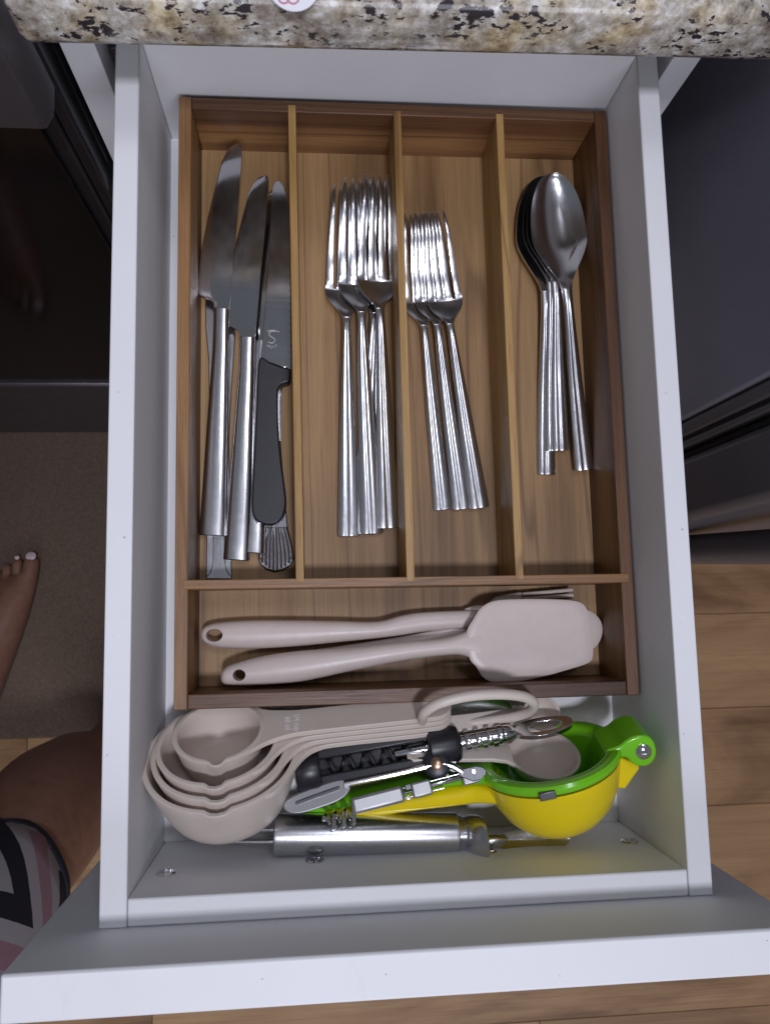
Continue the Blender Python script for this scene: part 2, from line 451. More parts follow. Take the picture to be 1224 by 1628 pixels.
st = thing('sticker', 'small round white price sticker on the edge of the granite countertop', 'sticker', (-0.0065, 0.2545, 0.08435))
link('paper', lathe('paper', [(0, 0), (0.0108, 0), (0.0110, 0.0003), (0.0108, 0.0006), (0, 0.0006)], 48), 'paper', st)
for cx, r_ in ((-0.0048, 0.0022), (-0.0010, 0.0026)):
    link('printed_ring', tube('ring', [(cx + r_ * math.cos(a * .2618), -0.0052 + r_ * 1.1 * math.sin(a * .2618), 0.0007) for a in range(24)], 0.0004, 6, True), 'pink_ink', st)
for bx, w_, mt in ((0.0033, 0.0004, 'dark_ink'), (0.0046, 0.0005, 'lilac_ink'), (0.0060, 0.0003, 'lilac_ink'), (0.0074, 0.0004, 'dark_ink')):
    box('printed_bar', bx - w_, bx + w_, -0.0068, -0.001, 0.0006, 0.0008, mt, st, 0, world=False)
st.rotation_euler = (R(14), 0, R(8))

ov = thing('oven', 'black freestanding oven with dark glass door beside the cabinet', 'oven', (-0.51, 0.55, FZ))
box('body', -0.890, -0.1305, 0.290, 0.88, FZ + 0.05, 0.086, 'oven_black', ov, 0.002)
box('side_trim', -0.1400, -0.1312, 0.272, 0.2895, -0.80, 0.07, 'oven_black', ov, 0.002)
box('door_frame', -0.885, -0.1405, 0.272, 0.2890, -0.555, -0.020, 'oven_black', ov, 0.002)
box('door_glass', -0.875, -0.1500, 0.2680, 0.2716, -0.535, -0.030, 'oven_glass', ov, 0.001)
box('warming_drawer', -0.885, -0.1405, 0.266, 0.2890, -0.815, -0.562, 'oven_steel', ov, 0.004)
rg = []
for x in (-0.885, -0.1372):
    rg.append([(x, 0.250, -0.017), (x, 0.250, 0.060), (x, 0.258, 0.085), (x, 0.286, 0.085), (x, 0.286, -0.017)])
rg.append([(-0.1325, 0.2575, -0.015), (-0.1325, 0.2575, 0.060), (-0.1325, 0.262, 0.083), (-0.1325, 0.286, 0.083), (-0.1325, 0.286, -0.015)])
link('control_panel', loft('control_panel', rg), 'oven_steel', ov, world=True, bevel=0.0015)

fr = thing('refrigerator', 'tall dark grey refrigerator with bowed bar handle beside the cabinet', 'refrigerator', (0.62, 0.45, FZ))
box('body', 0.246, 1.05, 0.1195, 0.86, FZ + 0.03, 0.90, 'fridge', fr, 0.003)
box('front_trim', 0.247, 1.048, 0.1085, 0.1190, FZ + 0.03, 0.899, 'fridge_door', fr, 0.003)
box('gasket', 0.2495, 1.045, 0.1064, 0.1084, FZ + 0.04, 0.895, 'gasket', fr, 0.0005)
box('front_trim', 0.2475, 1.048, 0.1010, 0.1063, FZ + 0.035, 0.898, 'fridge_door', fr, 0.002)
box('gasket', 0.253, 1.04, 0.0955, 0.1005, FZ + 0.05, 0.89, 'gasket', fr, 0.001)
box('door', 0.246, 1.05, 0.0520, 0.0950, FZ + 0.06, 0.90, 'fridge_door', fr, 0.006, )
hp = smooth_path([(0.300, 0.050, -0.52), (0.297, 0.046, -0.42), (0.294, 0.040, -0.25), (0.291, 0.031, -0.08), (0.290, 0.024, 0.10), (0.291, 0.026, 0.40), (0.294, 0.050, 0.62)], 6)
link('handle', tube('handle', hp, 0.0115, 16), 'fridge_door', fr, world=True)

# ------------------------------------------------------------------ drawer
XL0, XL1, XR0, XR1 = -0.0988, -0.0866, 0.1757, 0.1875
YF0, YF1, YB0, YB1 = -0.1412, -0.1290, 0.2916, 0.3040
DZ = -0.0886
dr = thing('drawer', 'open white drawer pulled out of the cabinet, full of cutlery and utensils', 'drawer', (0.045, 0.08, DZ - 0.006))
box('side_panel', XL0, XL1, YF0, YB1, DZ - 0.012, 0, 'white', dr, 0.0007)
box('side_panel', XR0, XR1, YF0, YB1, DZ - 0.012, 0, 'white', dr, 0.0007)
box('front_panel', XL1 + 0.0002, XR0 - 0.0002, YF0 + 0.0001, YF1, DZ - 0.012, -0.0002, 'white', dr, 0.0009)
box('back_panel', XL1 + 0.0002, XR0 - 0.0002, YB0, YB1 - 0.0001, DZ - 0.012, -0.0002, 'white', dr, 0.0007)
box('bottom_panel', XL1 + 0.0001, XR0 - 0.0001, YF1 + 0.0001, YB0 - 0.0001, DZ - 0.006, DZ, 'white_in', dr, 0)
box('drawer_face', -0.1259, 0.2105, -0.1602, YF0 - 0.0002, -0.120, 0.0405, 'white', dr, 0.0012)
for x, z in ((-0.0753, -0.0327), (-0.0025, -0.0409), (0.0873, -0.0420), (0.1655, -0.0470)):
    s = link('screw', lathe('screw', [(0.0048, 0), (0.0048, 0.0006), (0.0040, 0.0013), (0.0028, 0.0014), (0.0026, 0.0006), (0, 0.0006)], 28, 'y'), 'chrome', dr)
    s.location = Vector((x, YF1, z)) - dr.location
    a = random.uniform(-0.3, 0.3); s.rotation_euler = (0, a, 0)
    for q in (0, 1):
        b_ = box('slot_cross', -0.0022, 0.0022, 0.0007, 0.0015, -0.0005, 0.0005, 'chrome', s, 0, world=False)
        b_.rotation_euler = (0, q * math.pi / 2, 0)
        if q: b_.location.y -= 0.0001

# ------------------------------------------------------------------ wooden cutlery tray
TX0, TX1, TY0, TY1 = -0.0742, 0.1745, -0.0515, 0.2890
TZ = -0.0430; TF = -0.0842
tr = thing('cutlery_tray', 'acacia wood cutlery tray with five compartments lying in the drawer', 'tray', (0.05, 0.12, DZ))
bt = 0.0070
box('side_board', TX0, TX0 + bt, TY0, TY1, DZ + 0.0003, TZ, 'wood_y', tr, 0.0005)
box('side_board', TX1 - bt, TX1, TY0, TY1, DZ + 0.0003, TZ, 'wood_y', tr, 0.0005)
box('back_board', TX0 + bt + .0001, TX1 - bt - .0001, TY1 - bt, TY1 - .0001, DZ + 0.0003, TZ - .0002, 'wood_x', tr, 0.0005)
box('front_board', TX0 + bt + .0001, TX1 - bt - .0001, TY0 + .0001, TY0 + 0.0078, DZ + 0.0003, TZ - .0002, 'wood_x', tr, 0.0005)
box('base_board', TX0 + bt + .0001, TX1 - bt - .0001, TY0 + .0079, TY1 - bt - .0001, DZ + 0.0003, TF, 'wood_floor', tr, 0)
# dividers lean a little, as fitted
cd = [(-0.0701, 0.0131, -0.0428), (0.1721, 0.0121, -0.0428)]
def strip(name, a, b, w, ztop, mat):
    a = Vector(a); b = Vector(b); d = (b - a); L = d.length
    o = link(name, box_mesh(name, -w / 2, w / 2, -L / 2, L / 2, TF - ztop, 0), mat, tr, bevel=0.0004)
    o.location = (a + b) / 2 - tr.location; o.location.z = ztop - tr.location.z
    o.rotation_euler = (0, 0, math.atan2(-d.x, d.y)); return o
strip('cross_divider', cd[0], cd[1], 0.0050, TZ + 0.0003, M['wood_y'])
for pr in ([(-0.0107, 0.2860, -0.0428), (-0.0086, 0.0132, -0.0428)], [(0.0498, 0.2846, -0.0428), (0.0508, 0.0127, -0.0428)], [(0.1101, 0.2847, -0.0428), (0.1106, 0.0126, -0.0428)]):
    strip('divider', pr[0], pr[1], 0.0044, TZ + 0.0005, 'wood_div')

# ------------------------------------------------------------------ flatware builders (along +Y, handle end at the origin)
def flat_piece(kind, L, root, mat='steel'):
    """fork or spoon: one handle mesh and one head mesh; profile rows: t, half width, z, crown, thickness (all / L except t)"""
    if kind == 'fork':
        H = [(0.0, .0300, .004, .0045, .010), (.006, .0318, .004, .0050, .011), (.10, .0300, .006, .0052, .012), (.30, .0240, .011, .0050, .012), (.45, .0186, .019, .0050, .012),
             (.55, .0138, .027, .0055, .013), (.60, .0122, .030, .0040, .013), (.625, .0126, .029, .002, .012)]
        Hd = [(.625, .0126, .029, .002, .012), (.64, .0180, .0270, .0, .011), (.655, .0300, .0245, -.003, .010), (.672, .0450, .0215, -.005, .0095), (.69, .0550, .0190, -.007, .009), (.71, .0598, .0170, -.008, .009), (.716, .0600, .0165, -.008, .009)]
    else:
        H = [(0.0, .0285, .005, .0060, .010), (.006, .0305, .005, .0068, .011), (.12, .0285, .008, .0052, .013), (.30, .0232, .015, .0052, .013), (.45, .0180, .026, .0060, .013),
             (.54, .0150, .034, .0050, .014), (.60, .0165, .036, .002, .013)]
        Hd = None
    cols = 22
    us = [-1 + 2 * k / (cols - 1) for k in range(cols)]
    def rowpts(t, w, z, c, dish=0.0, uu=us):
        r = []
        for u in uu:
            e = 1 - abs(u) ** 2.2
            zz = z + c * e
            if c > .004: zz -= 0.34 * c * math.exp(-((u + .12) / .22) ** 2)      # two shallow flutes down the handle
            r.append(Vector((w * u, t, zz)) * L)
        return r
    ts = [0, .003, .006, .03] + [.06 + .54 * k / 16 for k in range(17)] + ([.612, .625] if kind == 'fork' else [])
    ts = [t for t in ts if t <= H[-1][0] + 1e-6]
    rows = [rowpts(t, *lerp_table(H, t)[:3]) for t in ts]; th = [lerp_table(H, t)[3] * L for t in ts]
    link('handle', sheet('handle', rows, th), mat, root, bevel=0.0003, angle=50)
    if kind == 'fork':
        uu = []
        for k in range(4):
            for s in (-1, 0, 1): uu.append((k, s))
        def cx(t): return max(0, (t - .716) / .284)
        rows = []; th = []; gaps = set()
        tt = [.625, .633, .64, .6475, .655, .663, .672, .681, .69, .70, .71, .716]
        for t in tt:
            w, z, c, h = lerp_table(Hd, t)
            f = max(0, min(1, (t - .64) / .07))
            r = []
            for k, s in uu:
                u0 = -1 + 2 * (3 * k + s + 1) / 11
                u1 = (-1.5 + k) / 1.5 * .775 + s * .225 * .80
                u = u0 * (1 - f) + u1 * f
                if k == 0 and s == -1: u = -1
                if k == 3 and s == 1: u = 1
                r.append(Vector((w * u, t, z + c * (1 - u * u))) * L)
            rows.append(r); th.append(h * L)
        n0 = len(rows)
        for t in [.725, .74, .76, .79, .82, .85, .88, .91, .94, .965, .985, .995, 1.0]:
            q = cx(t); r = []
            spread = .0465 * (1 - .34 * q ** 1.4)
            tw = .0110 * (1 - .60 * q) if t < .985 else {.985: .0036, .995: .0026, 1.0: .0012}[t]
            z = .0165 + .284 * sum((-.02 + .44 * math.exp(-(((j_ + .5) / 40 * q - .48) / .30) ** 2)) * q / 40 for j_ in range(40))
            for k, s in uu:
                r.append(Vector((((-1.5 + k) / 1.5) * spread + s * tw, t, z - .005 * (1 - (abs(-1.5 + k) / 1.5) ** 2) + (0.0012 if s == 0 else 0))) * L)
            rows.append(r); th.append((.009 - .003 * q) * L)
        for i in range(n0 - 1, len(rows) - 1):
            for j in (2, 5, 8): gaps.add((i, j))
        link('head', sheet('head', rows, th, gaps), mat, root, bevel=0.0002, angle=50)
    else:
        rows = []; th = []; N = 26
        for i in range(N + 1):
            q = math.sin(i / N * math.pi / 2) ** 1.0 if i > N // 2 else i / N * (math.sin(math.pi / 4) * 2)
            t = .60 + .40 * q
            e_ = min(1, q / .46); w = .0165 + (.094 - .0165) * (e_ * e_ * (3 - 2 * e_)) ** .86
            if q > .46: w = .094 * max(0.0, 1 - ((q - .46) / .54) ** 2.3) ** .5
            w = max(w, .010 if i == N else 0.0)
            e2 = max(0, min(1, (q - .02) / .45)); d = (.038 * (e2 * e2 * (3 - 2 * e2)) if q < .47 else .038 * (w / .094) ** 1.1)
            z = .036 - .012 * math.sin(math.pi * min(1, q * 1.1) * .9) - .004 * q
            r = []
            for k in range(21):
                u = -1 + 2 * k / 20
                r.append(Vector((w * u, t, z - d * (1 - abs(u) ** 2.3) + (.004 * (1 - u * u) * max(0, 1 - q / .12) ** 2))) * L)
            rows.append(r); th.append(.009 * L)
        link('bowl', sheet('bowl', rows, th), mat, root, bevel=0.0003, angle=60)

KN = [(852, -20, 20), (850, -20.6, 20.6), (780, -19.5, 17.5), (700, -19, 14.5), (630, -18, 11), (560, -17, 8), (515, -18, 5.5), (498, -19.5, 5.5)]
KB = [(500, -19, 5.2), (489, -20, 5.4), (486, -24, 5.6), (483, -32, 5.8), (478, -42.0, 6), (470, -44.5, 6.2), (440, -45, 6.6), (400, -43, 6.8), (350, -36.5, 8.8), (300, -28, 10), (260, -20.5, 10.4), (244, -14.5, 10.2), (236, -9.5, 9.6), (231, -4.6, 8), (229, 1, 5)]
def dinner_knife(root, L):
    K = L / 623.0; rings = []
    for yy, a, b in KN:
        t = (852 - yy) * K; cx = (a + b) / 2 * K; hw = (b - a) / 2 * K
        f = (852 - yy) / 354.0
        ht = 0.0034 - 0.0006 * f
        ring = []
        for k in range(28):
            an = 2 * math.pi * k / 28; c, s = math.cos(an), math.sin(an)
            ring.append(Vector((cx + hw * math.copysign(abs(c) ** .62, c), t, ht * math.copysign(abs(s) ** .85, s))))
        rings.append(ring)
    rings = [[p + Vector((0, 0, 0)) for p in r] for r in rings]
    link('handle', loft('handle', rings), 'steel', root, bevel=0.0005, angle=50)
    rows = []; th = []
    for yy, a, b in KB:
        t = (852 - yy) * K
        rows.append([Vector(((a + (b - a) * u) * K, t, 0.0002 + .0010 * (u ** .7))) for u in (0, .05, .12, .3, .5, .7, .9, 1)])
        th.append(0.0013)
    link('blade', sheet('blade', rows, th), 'steel_knife', root, bevel=0.0002, angle=60)

# dinner knives
kn = []
for a, b, lab in (((-0.0591, 0.0420, -0.0788), (-0.0450, 0.2775, -0.0700), 'long satin steel dinner knife with square handle, lying next to the tray side wall'),
                  ((-0.0456, 0.0277, -0.0792), (-0.0290, 0.2582, -0.0705), 'satin steel dinner knife beside the black-handled knife, overlapping its blade'),
                  ((-0.0367, 0.0316, -0.0800), (-0.0228, 0.2554, -0.0805), 'satin steel dinner knife almost hidden under the other knives')):
    t = thing('dinner_knife', lab, 'knife', group='dinner knives in the tray')
    L = aim(t, a, b); dinner_knife(t, L)

# flat-handled butter knife below the first knife
t = thing('butter_knife', 'flat-handled steel butter knife with flared end under the long dinner knife', 'knife', (-0.0564, 0.0172, -0.0835))
ol = [(-0.0634, 0.0173, -0.0820), (-0.0631, 0.0431, -0.0820), (-0.0619, 0.0988, -0.0820), (-0.0625, 0.1483, -0.0820), (-0.0644, 0.1677, -0.0820), (-0.0645, 0.1991, -0.0820), (-0.0594, 0.2432, -0.0820), (-0.0549, 0.2554, -0.0820), (-0.0504, 0.2515, -0.0820), (-0.0481, 0.2152, -0.0820), (-0.0466, 0.1600, -0.0820), (-0.0488, 0.1291, -0.0820), (-0.0502, 0.0987, -0.0820), (-0.0491, 0.0429, -0.0820), (-0.0484, 0.0170, -0.0820)]
link('blank', slab('blank', ol, -0.0840, -0.0826), 'steel', t, world=True, bevel=0.0006)
for a_ in ([(-0.0629, 0.0187, -0.0810), (-0.0601, 0.0229, -0.0810), (-0.0592, 0.0320, -0.0810), (-0.0592, 0.0466, -0.0810)], [(-0.0490, 0.0184, -0.0810), (-0.0518, 0.0228, -0.0810), (-0.0528, 0.0319, -0.0810), (-0.0528, 0.0465, -0.0810)]):
    link('engraved_line', tube('engraved_line', smooth_path([(q[0], q[1], -0.0826) for q in a_], 5), 0.00032, 6), 'steel_dark', t, world=True)

# steak knife with black handle
t = thing('steak_knife', 'serrated knife with a black plastic handle and etched emblem on its blade', 'knife', (-0.0268, 0.0478, -0.0790))
ol = [(-0.0314, 0.1465, -0.0770), (-0.0294, 0.1662, -0.0770), (-0.0271, 0.1936, -0.0770), (-0.0255, 0.2173, -0.0770), (-0.0246, 0.2413, -0.0770), (-0.0238, 0.2535, -0.0770), (-0.0222, 0.2580, -0.0770), (-0.0195, 0.2588, -0.0770), (-0.0169, 0.2549, -0.0770), (-0.0147, 0.2464, -0.0770), (-0.0136, 0.2376, -0.0770)]
ser = []
y0 = 345
e0 = (-0.0136, 0.2355, -0.0770); e1 = (-0.0136, 0.1401, -0.0770)
for k in range(46):
    f = k / 45; ser.append((e0[0] + (e1[0] - e0[0]) * f + (0.0005 if k % 2 else 0.0), e0[1] + (e1[1] - e0[1]) * f, e0[2]))
link('blade', slab('blade', ol + ser, -0.0778, -0.0765), 'steel_knife', t, world=True, bevel=0.0002)
ol = [(-0.0319, 0.1457, -0.0745), (-0.0253, 0.1434, -0.0745), (-0.0191, 0.1412, -0.0745), (-0.0139, 0.1397, -0.0745), (-0.0136, 0.1347, -0.0745), (-0.0147, 0.1317, -0.0745), (-0.0180, 0.1305, -0.0745), (-0.0203, 0.1282, -0.0745), (-0.0210, 0.1233, -0.0745), (-0.0208, 0.1045, -0.0745), (-0.0194, 0.0858, -0.0745), (-0.0174, 0.0692, -0.0745), (-0.0167, 0.0600, -0.0745), (-0.0182, 0.0527, -0.0745), (-0.0215, 0.0487, -0.0745), (-0.0265, 0.0473, -0.0745), (-0.0315, 0.0485, -0.0745), (-0.0351, 0.0514, -0.0745), (-0.0365, 0.0580, -0.0745), (-0.0361, 0.0712, -0.0745), (-0.0346, 0.0971, -0.0745), (-0.0335, 0.1195, -0.0745)]
def hwarp(v): return (v.x, v.y, v.z)
link('handle', slab('handle', [(p[0], p[1]) for p in smooth_path(ol, 3, True)], -0.0822, -0.0728), 'black', t, world=True, bevel=0.0022, segs=4)
em = [(-0.0227, 0.1633, -0.0764), (-0.0242, 0.1637, -0.0764), (-0.0257, 0.1629, -0.0764), (-0.0261, 0.1614, -0.0764), (-0.0250, 0.1602, -0.0764), (-0.0235, 0.1594, -0.0764), (-0.0228, 0.1583, -0.0764), (-0.0235, 0.1567, -0.0764), (-0.0250, 0.1563, -0.0764), (-0.0265, 0.1571, -0.0764)]
link('emblem', tube('emblem', smooth_path([(q[0], q[1], -0.0764) for q in em], 4), 0.00028, 6), 'etch', t, world=True)
for seg in ([(-0.0272, 0.1637, -0.0764), (-0.0238, 0.1643, -0.0764), (-0.0201, 0.1632, -0.0764)], [(-0.0272, 0.1552, -0.0764), (-0.0261, 0.1540, -0.0764)], [(-0.0254, 0.1548, -0.0764), (-0.0250, 0.1529, -0.0764)], [(-0.0235, 0.1548, -0.0764), (-0.0239, 0.1533, -0.0764)], [(-0.0220, 0.1556, -0.0764), (-0.0224, 0.1541, -0.0764)]):
    link('emblem_ray', tube('emblem_ray', [(q[0], q[1], -0.0764) for q in seg], 0.00024, 6), 'etch', t, world=True)

# fluted shell handle below it
t = thing('shell_knife', 'steel knife with a fluted shell-shaped handle end under the black handle', 'knife', (-0.0239, 0.0213, -0.0830))
ol = [(-0.0335, 0.0283, -0.0815), (-0.0328, 0.0353, -0.0815), (-0.0309, 0.0463, -0.0815), (-0.0283, 0.0685, -0.0815), (-0.0267, 0.0985, -0.0815), (-0.0200, 0.0985, -0.0815), (-0.0180, 0.0684, -0.0815), (-0.0160, 0.0460, -0.0815), (-0.0135, 0.0350, -0.0815), (-0.0125, 0.0280, -0.0815), (-0.0147, 0.0243, -0.0815), (-0.0191, 0.0219, -0.0815), (-0.0238, 0.0209, -0.0815), (-0.0285, 0.0224, -0.0815), (-0.0321, 0.0250, -0.0815)]
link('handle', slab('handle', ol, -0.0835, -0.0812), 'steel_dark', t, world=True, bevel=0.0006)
link('blade', slab('blade', [(-0.0260, 0.0966, -0.0815), (-0.0272, 0.1367, -0.0815), (-0.0261, 0.2154, -0.0815), (-0.0229, 0.2437, -0.0815), (-0.0191, 0.2398, -0.0815), (-0.0178, 0.2075, -0.0815), (-0.0187, 0.1368, -0.0815), (-0.0200, 0.0966, -0.0815)], -0.0833, -0.0820), 'steel_knife', t, world=True)
FL = ([(-0.0298, 0.0469, -0.0808), (-0.0324, 0.0359, -0.0808), (-0.0326, 0.0279, -0.0808)], [(-0.0285, 0.0469, -0.0808), (-0.0307, 0.0359, -0.0808), (-0.0310, 0.0260, -0.0808)], [(-0.0273, 0.0469, -0.0808), (-0.0288, 0.0359, -0.0808), (-0.0288, 0.0242, -0.0808)], [(-0.0258, 0.0469, -0.0808), (-0.0268, 0.0358, -0.0808), (-0.0268, 0.0229, -0.0808)], [(-0.0245, 0.0468, -0.0808), (-0.0248, 0.0358, -0.0808), (-0.0247, 0.0221, -0.0808)], [(-0.0233, 0.0468, -0.0808), (-0.0228, 0.0358, -0.0808), (-0.0225, 0.0221, -0.0808)],
      [(-0.0218, 0.0468, -0.0808), (-0.0208, 0.0357, -0.0808), (-0.0201, 0.0226, -0.0808)], [(-0.0203, 0.0468, -0.0808), (-0.0186, 0.0357, -0.0808), (-0.0178, 0.0238, -0.0808)], [(-0.0189, 0.0468, -0.0808), (-0.0164, 0.0357, -0.0808), (-0.0156, 0.0254, -0.0808)], [(-0.0174, 0.0467, -0.0808), (-0.0146, 0.0357, -0.0808), (-0.0136, 0.0276, -0.0808)])
for f in FL:
    link('flute', tube('flute', smooth_path(f, 5), [0.00075] * 5 + [0.0008, .0009, .00095, .00095, .0008, 0.0005], 8), 'steel', t, world=True)

# dinner forks
FORKS = [((0.0275, 0.0419, -0.0835), (0.0425, 0.2558, -0.0695), 0.0, 'steel dinner fork at the very bottom of the dinner fork pile'),
         ((0.0193, 0.0409, -0.0830), (0.0203, 0.2513, -0.0675), 0.0, 'steel dinner fork lying furthest from the salad forks in its pile'),
         ((0.0329, 0.0419, -0.0800), (0.0262, 0.2542, -0.0645), 0.03, 'steel dinner fork lying in the middle of its pile'),
         ((0.0432, 0.0450, -0.0790), (0.0369, 0.2545, -0.0610), 0.10, 'steel dinner fork on top of its pile, its tines against the tray divider')]
for a, b, roll, lab in FORKS:
    t = thing('dinner_fork', lab, 'fork', group='dinner forks in the tray')
    b = Vector(b); b.z -= 0.0135
    L = aim(t, a, b, roll); flat_piece('fork', L, t)
SF = [((0.0761, 0.0560, -0.0835), (0.0615, 0.2360, -0.0715), 'small steel salad fork at the bottom of its pile, touching the divider'),
      ((0.0875, 0.0560, -0.0815), (0.0673, 0.2356, -0.0690), 'small steel salad fork in the middle of its pile of three'),
      ((0.0978, 0.0564, -0.0795), (0.0730, 0.2346, -0.0660), 'small steel salad fork on top of its pile, nearest to the spoons')]
for a, b, lab in SF:
    t = thing('salad_fork', lab, 'fork', group='salad forks in the tray')
    b = Vector(b); b.z -= 0.0110
    L = aim(t, a, b); flat_piece('fork', L, t)
SP = [((0.1402, 0.0768, -0.0835), (0.1447, 0.2647, -0.0790), 'steel teaspoon at the bottom of the spoon pile, its square handle end sticking out'),
      ((0.1449, 0.0908, -0.0815), (0.1461, 0.2636, -0.0755), 'steel teaspoon second from the bottom of the spoon pile'),
      ((0.1486, 0.0908, -0.0795), (0.1472, 0.2623, -0.0725), 'steel teaspoon directly under the top spoon of the pile'),
      ((0.1622, 0.0784, -0.0775), (0.1473, 0.2616, -0.0690), 'steel teaspoon on top of the spoon pile with its scratched bowl in full view')]
for a, b, lab in SP:
    t = thing('teaspoon', lab, 'spoon', group='teaspoons in the tray')
    L = aim(t, a, b); flat_piece('spoon', L, t)

# ------------------------------------------------------------------ taupe spatulas in the front compartment
def handle_loft(name, top, bot, zc, ht, root, mat, hole=None, seg=4):
    """rounded handle between two traced edges (same number of points)"""
    T = smooth_path(top, seg); B = smooth_path(bot, seg); n = len(T); rings = []
    for i, (a, b) in enumerate(zip(T, B)):
        c = (a + b) / 2; h = (a - b) / 2; f = i / (n - 1)
        z = zc(f); t_ = ht(f); ring = []
        for k in range(20):
            an = 2 * math.pi * k / 20; cs, sn = math.cos(an), math.sin(an)
            ring.append(Vector((c.x + h.x * math.copysign(abs(cs) ** .8, cs), c.y + h.y * math.copysign(abs(cs) ** .8, cs), z + t_ * math.copysign(abs(sn) ** .8, sn))))
        rings.append(ring)
    return link(name, loft(name, rings), mat, root, world=True, angle=60)
def dish_head(name, outline, zc, depth, th, root, mat, cut=None):
    """plate that follows a traced outline, gently dished, thin edge"""
    P = [Vector((p[0], p[1], 0)) for p in smooth_path(outline, 3, True)]
    c = sum(P, Vector()) / len(P); n = len(P); v = []; f = []
    fr_ = [1.0, .985, .95, .85, .65, .4, .15]
    for side in (0, 1):
        for q in fr_:
            for p in P:
                w = c + (p - c) * q
                edge = min(1, (1 - q) / .15)
                z = zc(w) - depth * (1 - q * q) - (th * (0.35 + .65 * edge ** .5) if side else 0) + (0 if side else -0.0006 * (1 - min(1, edge * 3)))
                v.append((w.x, w.y, z))
        v.append((c.x, c.y, zc(c) - depth - (th if side else 0)))
    per = len(fr_) * n + 1
    for side in (0, 1):
        o_ = side * per
        for r in range(len(fr_) - 1):
            for k in range(n): f.append((o_ + r * n + k, o_ + r * n + (k + 1) % n, o_ + (r + 1) * n + (k + 1) % n, o_ + (r + 1) * n + k))
        for k in range(n): f.append((o_ + (len(fr_) - 1) * n + k, o_ + (len(fr_) - 1) * n + (k + 1) % n, o_ + per - 1))
    for k in range(n): f.append((k, (k + 1) % n, per + (k + 1) % n, per + k))
    return link(name, from_py(name, v, f), mat, root, world=True, angle=50)
def bore(o, p, rx, ry):
    """cut a real hanging hole through a part"""
    cut = bpy.data.objects.new('cut', slab('cut', circle(0, 0, rx, ry, 36), -0.05, 0.05)); COL.objects.link(cut)
    top = o.parent.location
    cut.location = Vector((p[0], p[1], p[2]))
    md = o.modifiers.new('b', 'BOOLEAN'); md.object = cut; md.operation = 'DIFFERENCE'; md.solver = 'EXACT'
    bpy.context.view_layer.update()
    me = bpy.data.meshes.new_from_object(o.evaluated_get(bpy.context.evaluated_depsgraph_get()))
    o.modifiers.clear(); o.data = me; bpy.data.objects.remove(cut)
    for q in me.polygons: q.use_smooth = True
    me.set_sharp_from_angle(angle=R(50))
    md = o.modifiers.new('bevel', 'BEVEL'); md.width = 0.0008; md.segments = 3; md.limit_method = 'ANGLE'; md.angle_limit = R(55)

# back spatula (under)
t = thing('spatula', 'taupe silicone spatula with narrow rounded blade tip, half under the broad spatula', 'spatula', (-0.0645, -0.0145, -0.0780), group='taupe utensils in the front compartment')
top = [(-0.0643, -0.0136, -0.0720), (-0.0630, -0.0098, -0.0720), (-0.0557, -0.0075, -0.0720), (-0.0365, -0.0066, -0.0720), (-0.0118, -0.0071, -0.0720), (0.0130, -0.0081, -0.0720), (0.0345, -0.0089, -0.0720), (0.0490, -0.0057, -0.0720), (0.0636, -0.0042, -0.0720), (0.0929, -0.0038, -0.0720)]
bot = [(-0.0643, -0.0150, -0.0720), (-0.0629, -0.0185, -0.0720), (-0.0556, -0.0214, -0.0720), (-0.0365, -0.0226, -0.0720), (-0.0120, -0.0219, -0.0720), (0.0129, -0.0201, -0.0720), (0.0343, -0.0185, -0.0720), (0.0488, -0.0171, -0.0720), (0.0633, -0.0153, -0.0720), (0.0926, -0.0139, -0.0720)]
hd = handle_loft('handle', top, bot, lambda f: -0.0745 + 0.002 * f, lambda f: 0.0028 + 0.0030 * min(1, f * 7) - 0.0026 * max(0, f - .55) / .45, t, 'taupe_nylon')
bore(hd, (-0.0568, -0.0144, -0.0700), 0.0046, 0.0036)
dish_head('blade', [(0.0860, -0.0030, -0.0740), (0.1083, -0.0013, -0.0740), (0.1382, -0.0019, -0.0740), (0.1570, -0.0045, -0.0740), (0.1651, -0.0098, -0.0740), (0.1673, -0.0165, -0.0740), (0.1651, -0.0237, -0.0740), (0.1587, -0.0286, -0.0740), (0.1369, -0.0302, -0.0740), (0.1072, -0.0280, -0.0740), (0.0855, -0.0188, -0.0740)], lambda w: -0.0745, 0.0, 0.004, t, 'taupe_nylon')

# brush in the middle
t = thing('basting_brush', 'taupe silicone brush with ribbed bristle head, mostly under the broad spatula', 'brush', (-0.0444, -0.0336, -0.0820), group='taupe utensils in the front compartment')
top = [(-0.0426, -0.0319, -0.0770), (-0.0387, -0.0292, -0.0770), (-0.0263, -0.0270, -0.0770), (-0.0014, -0.0242, -0.0770), (0.0347, -0.0198, -0.0770), (0.0640, -0.0151, -0.0770), (0.0863, -0.0095, -0.0770), (0.0976, -0.0058, -0.0770)]
bot = [(-0.0426, -0.0347, -0.0770), (-0.0387, -0.0369, -0.0770), (-0.0264, -0.0365, -0.0770), (-0.0015, -0.0344, -0.0770), (0.0345, -0.0298, -0.0770), (0.0637, -0.0248, -0.0770), (0.0860, -0.0196, -0.0770), (0.0972, -0.0167, -0.0770)]
handle_loft('handle', top, bot, lambda f: -0.0790 + 0.003 * f, lambda f: 0.0030 + 0.0014 * min(1, f * 6), t, 'taupe_nylon')
link('ferrule', slab('ferrule', [(0.0933, -0.0067, -0.0740), (0.1002, 0.0007, -0.0740), (0.1048, 0.0039, -0.0740), (0.1198, 0.0062, -0.0740), (0.1209, -0.0124, -0.0740), (0.1077, -0.0165, -0.0740), (0.0948, -0.0158, -0.0740)], -0.0785, -0.0725), 'taupe_nylon', t, world=True, bevel=0.0015)
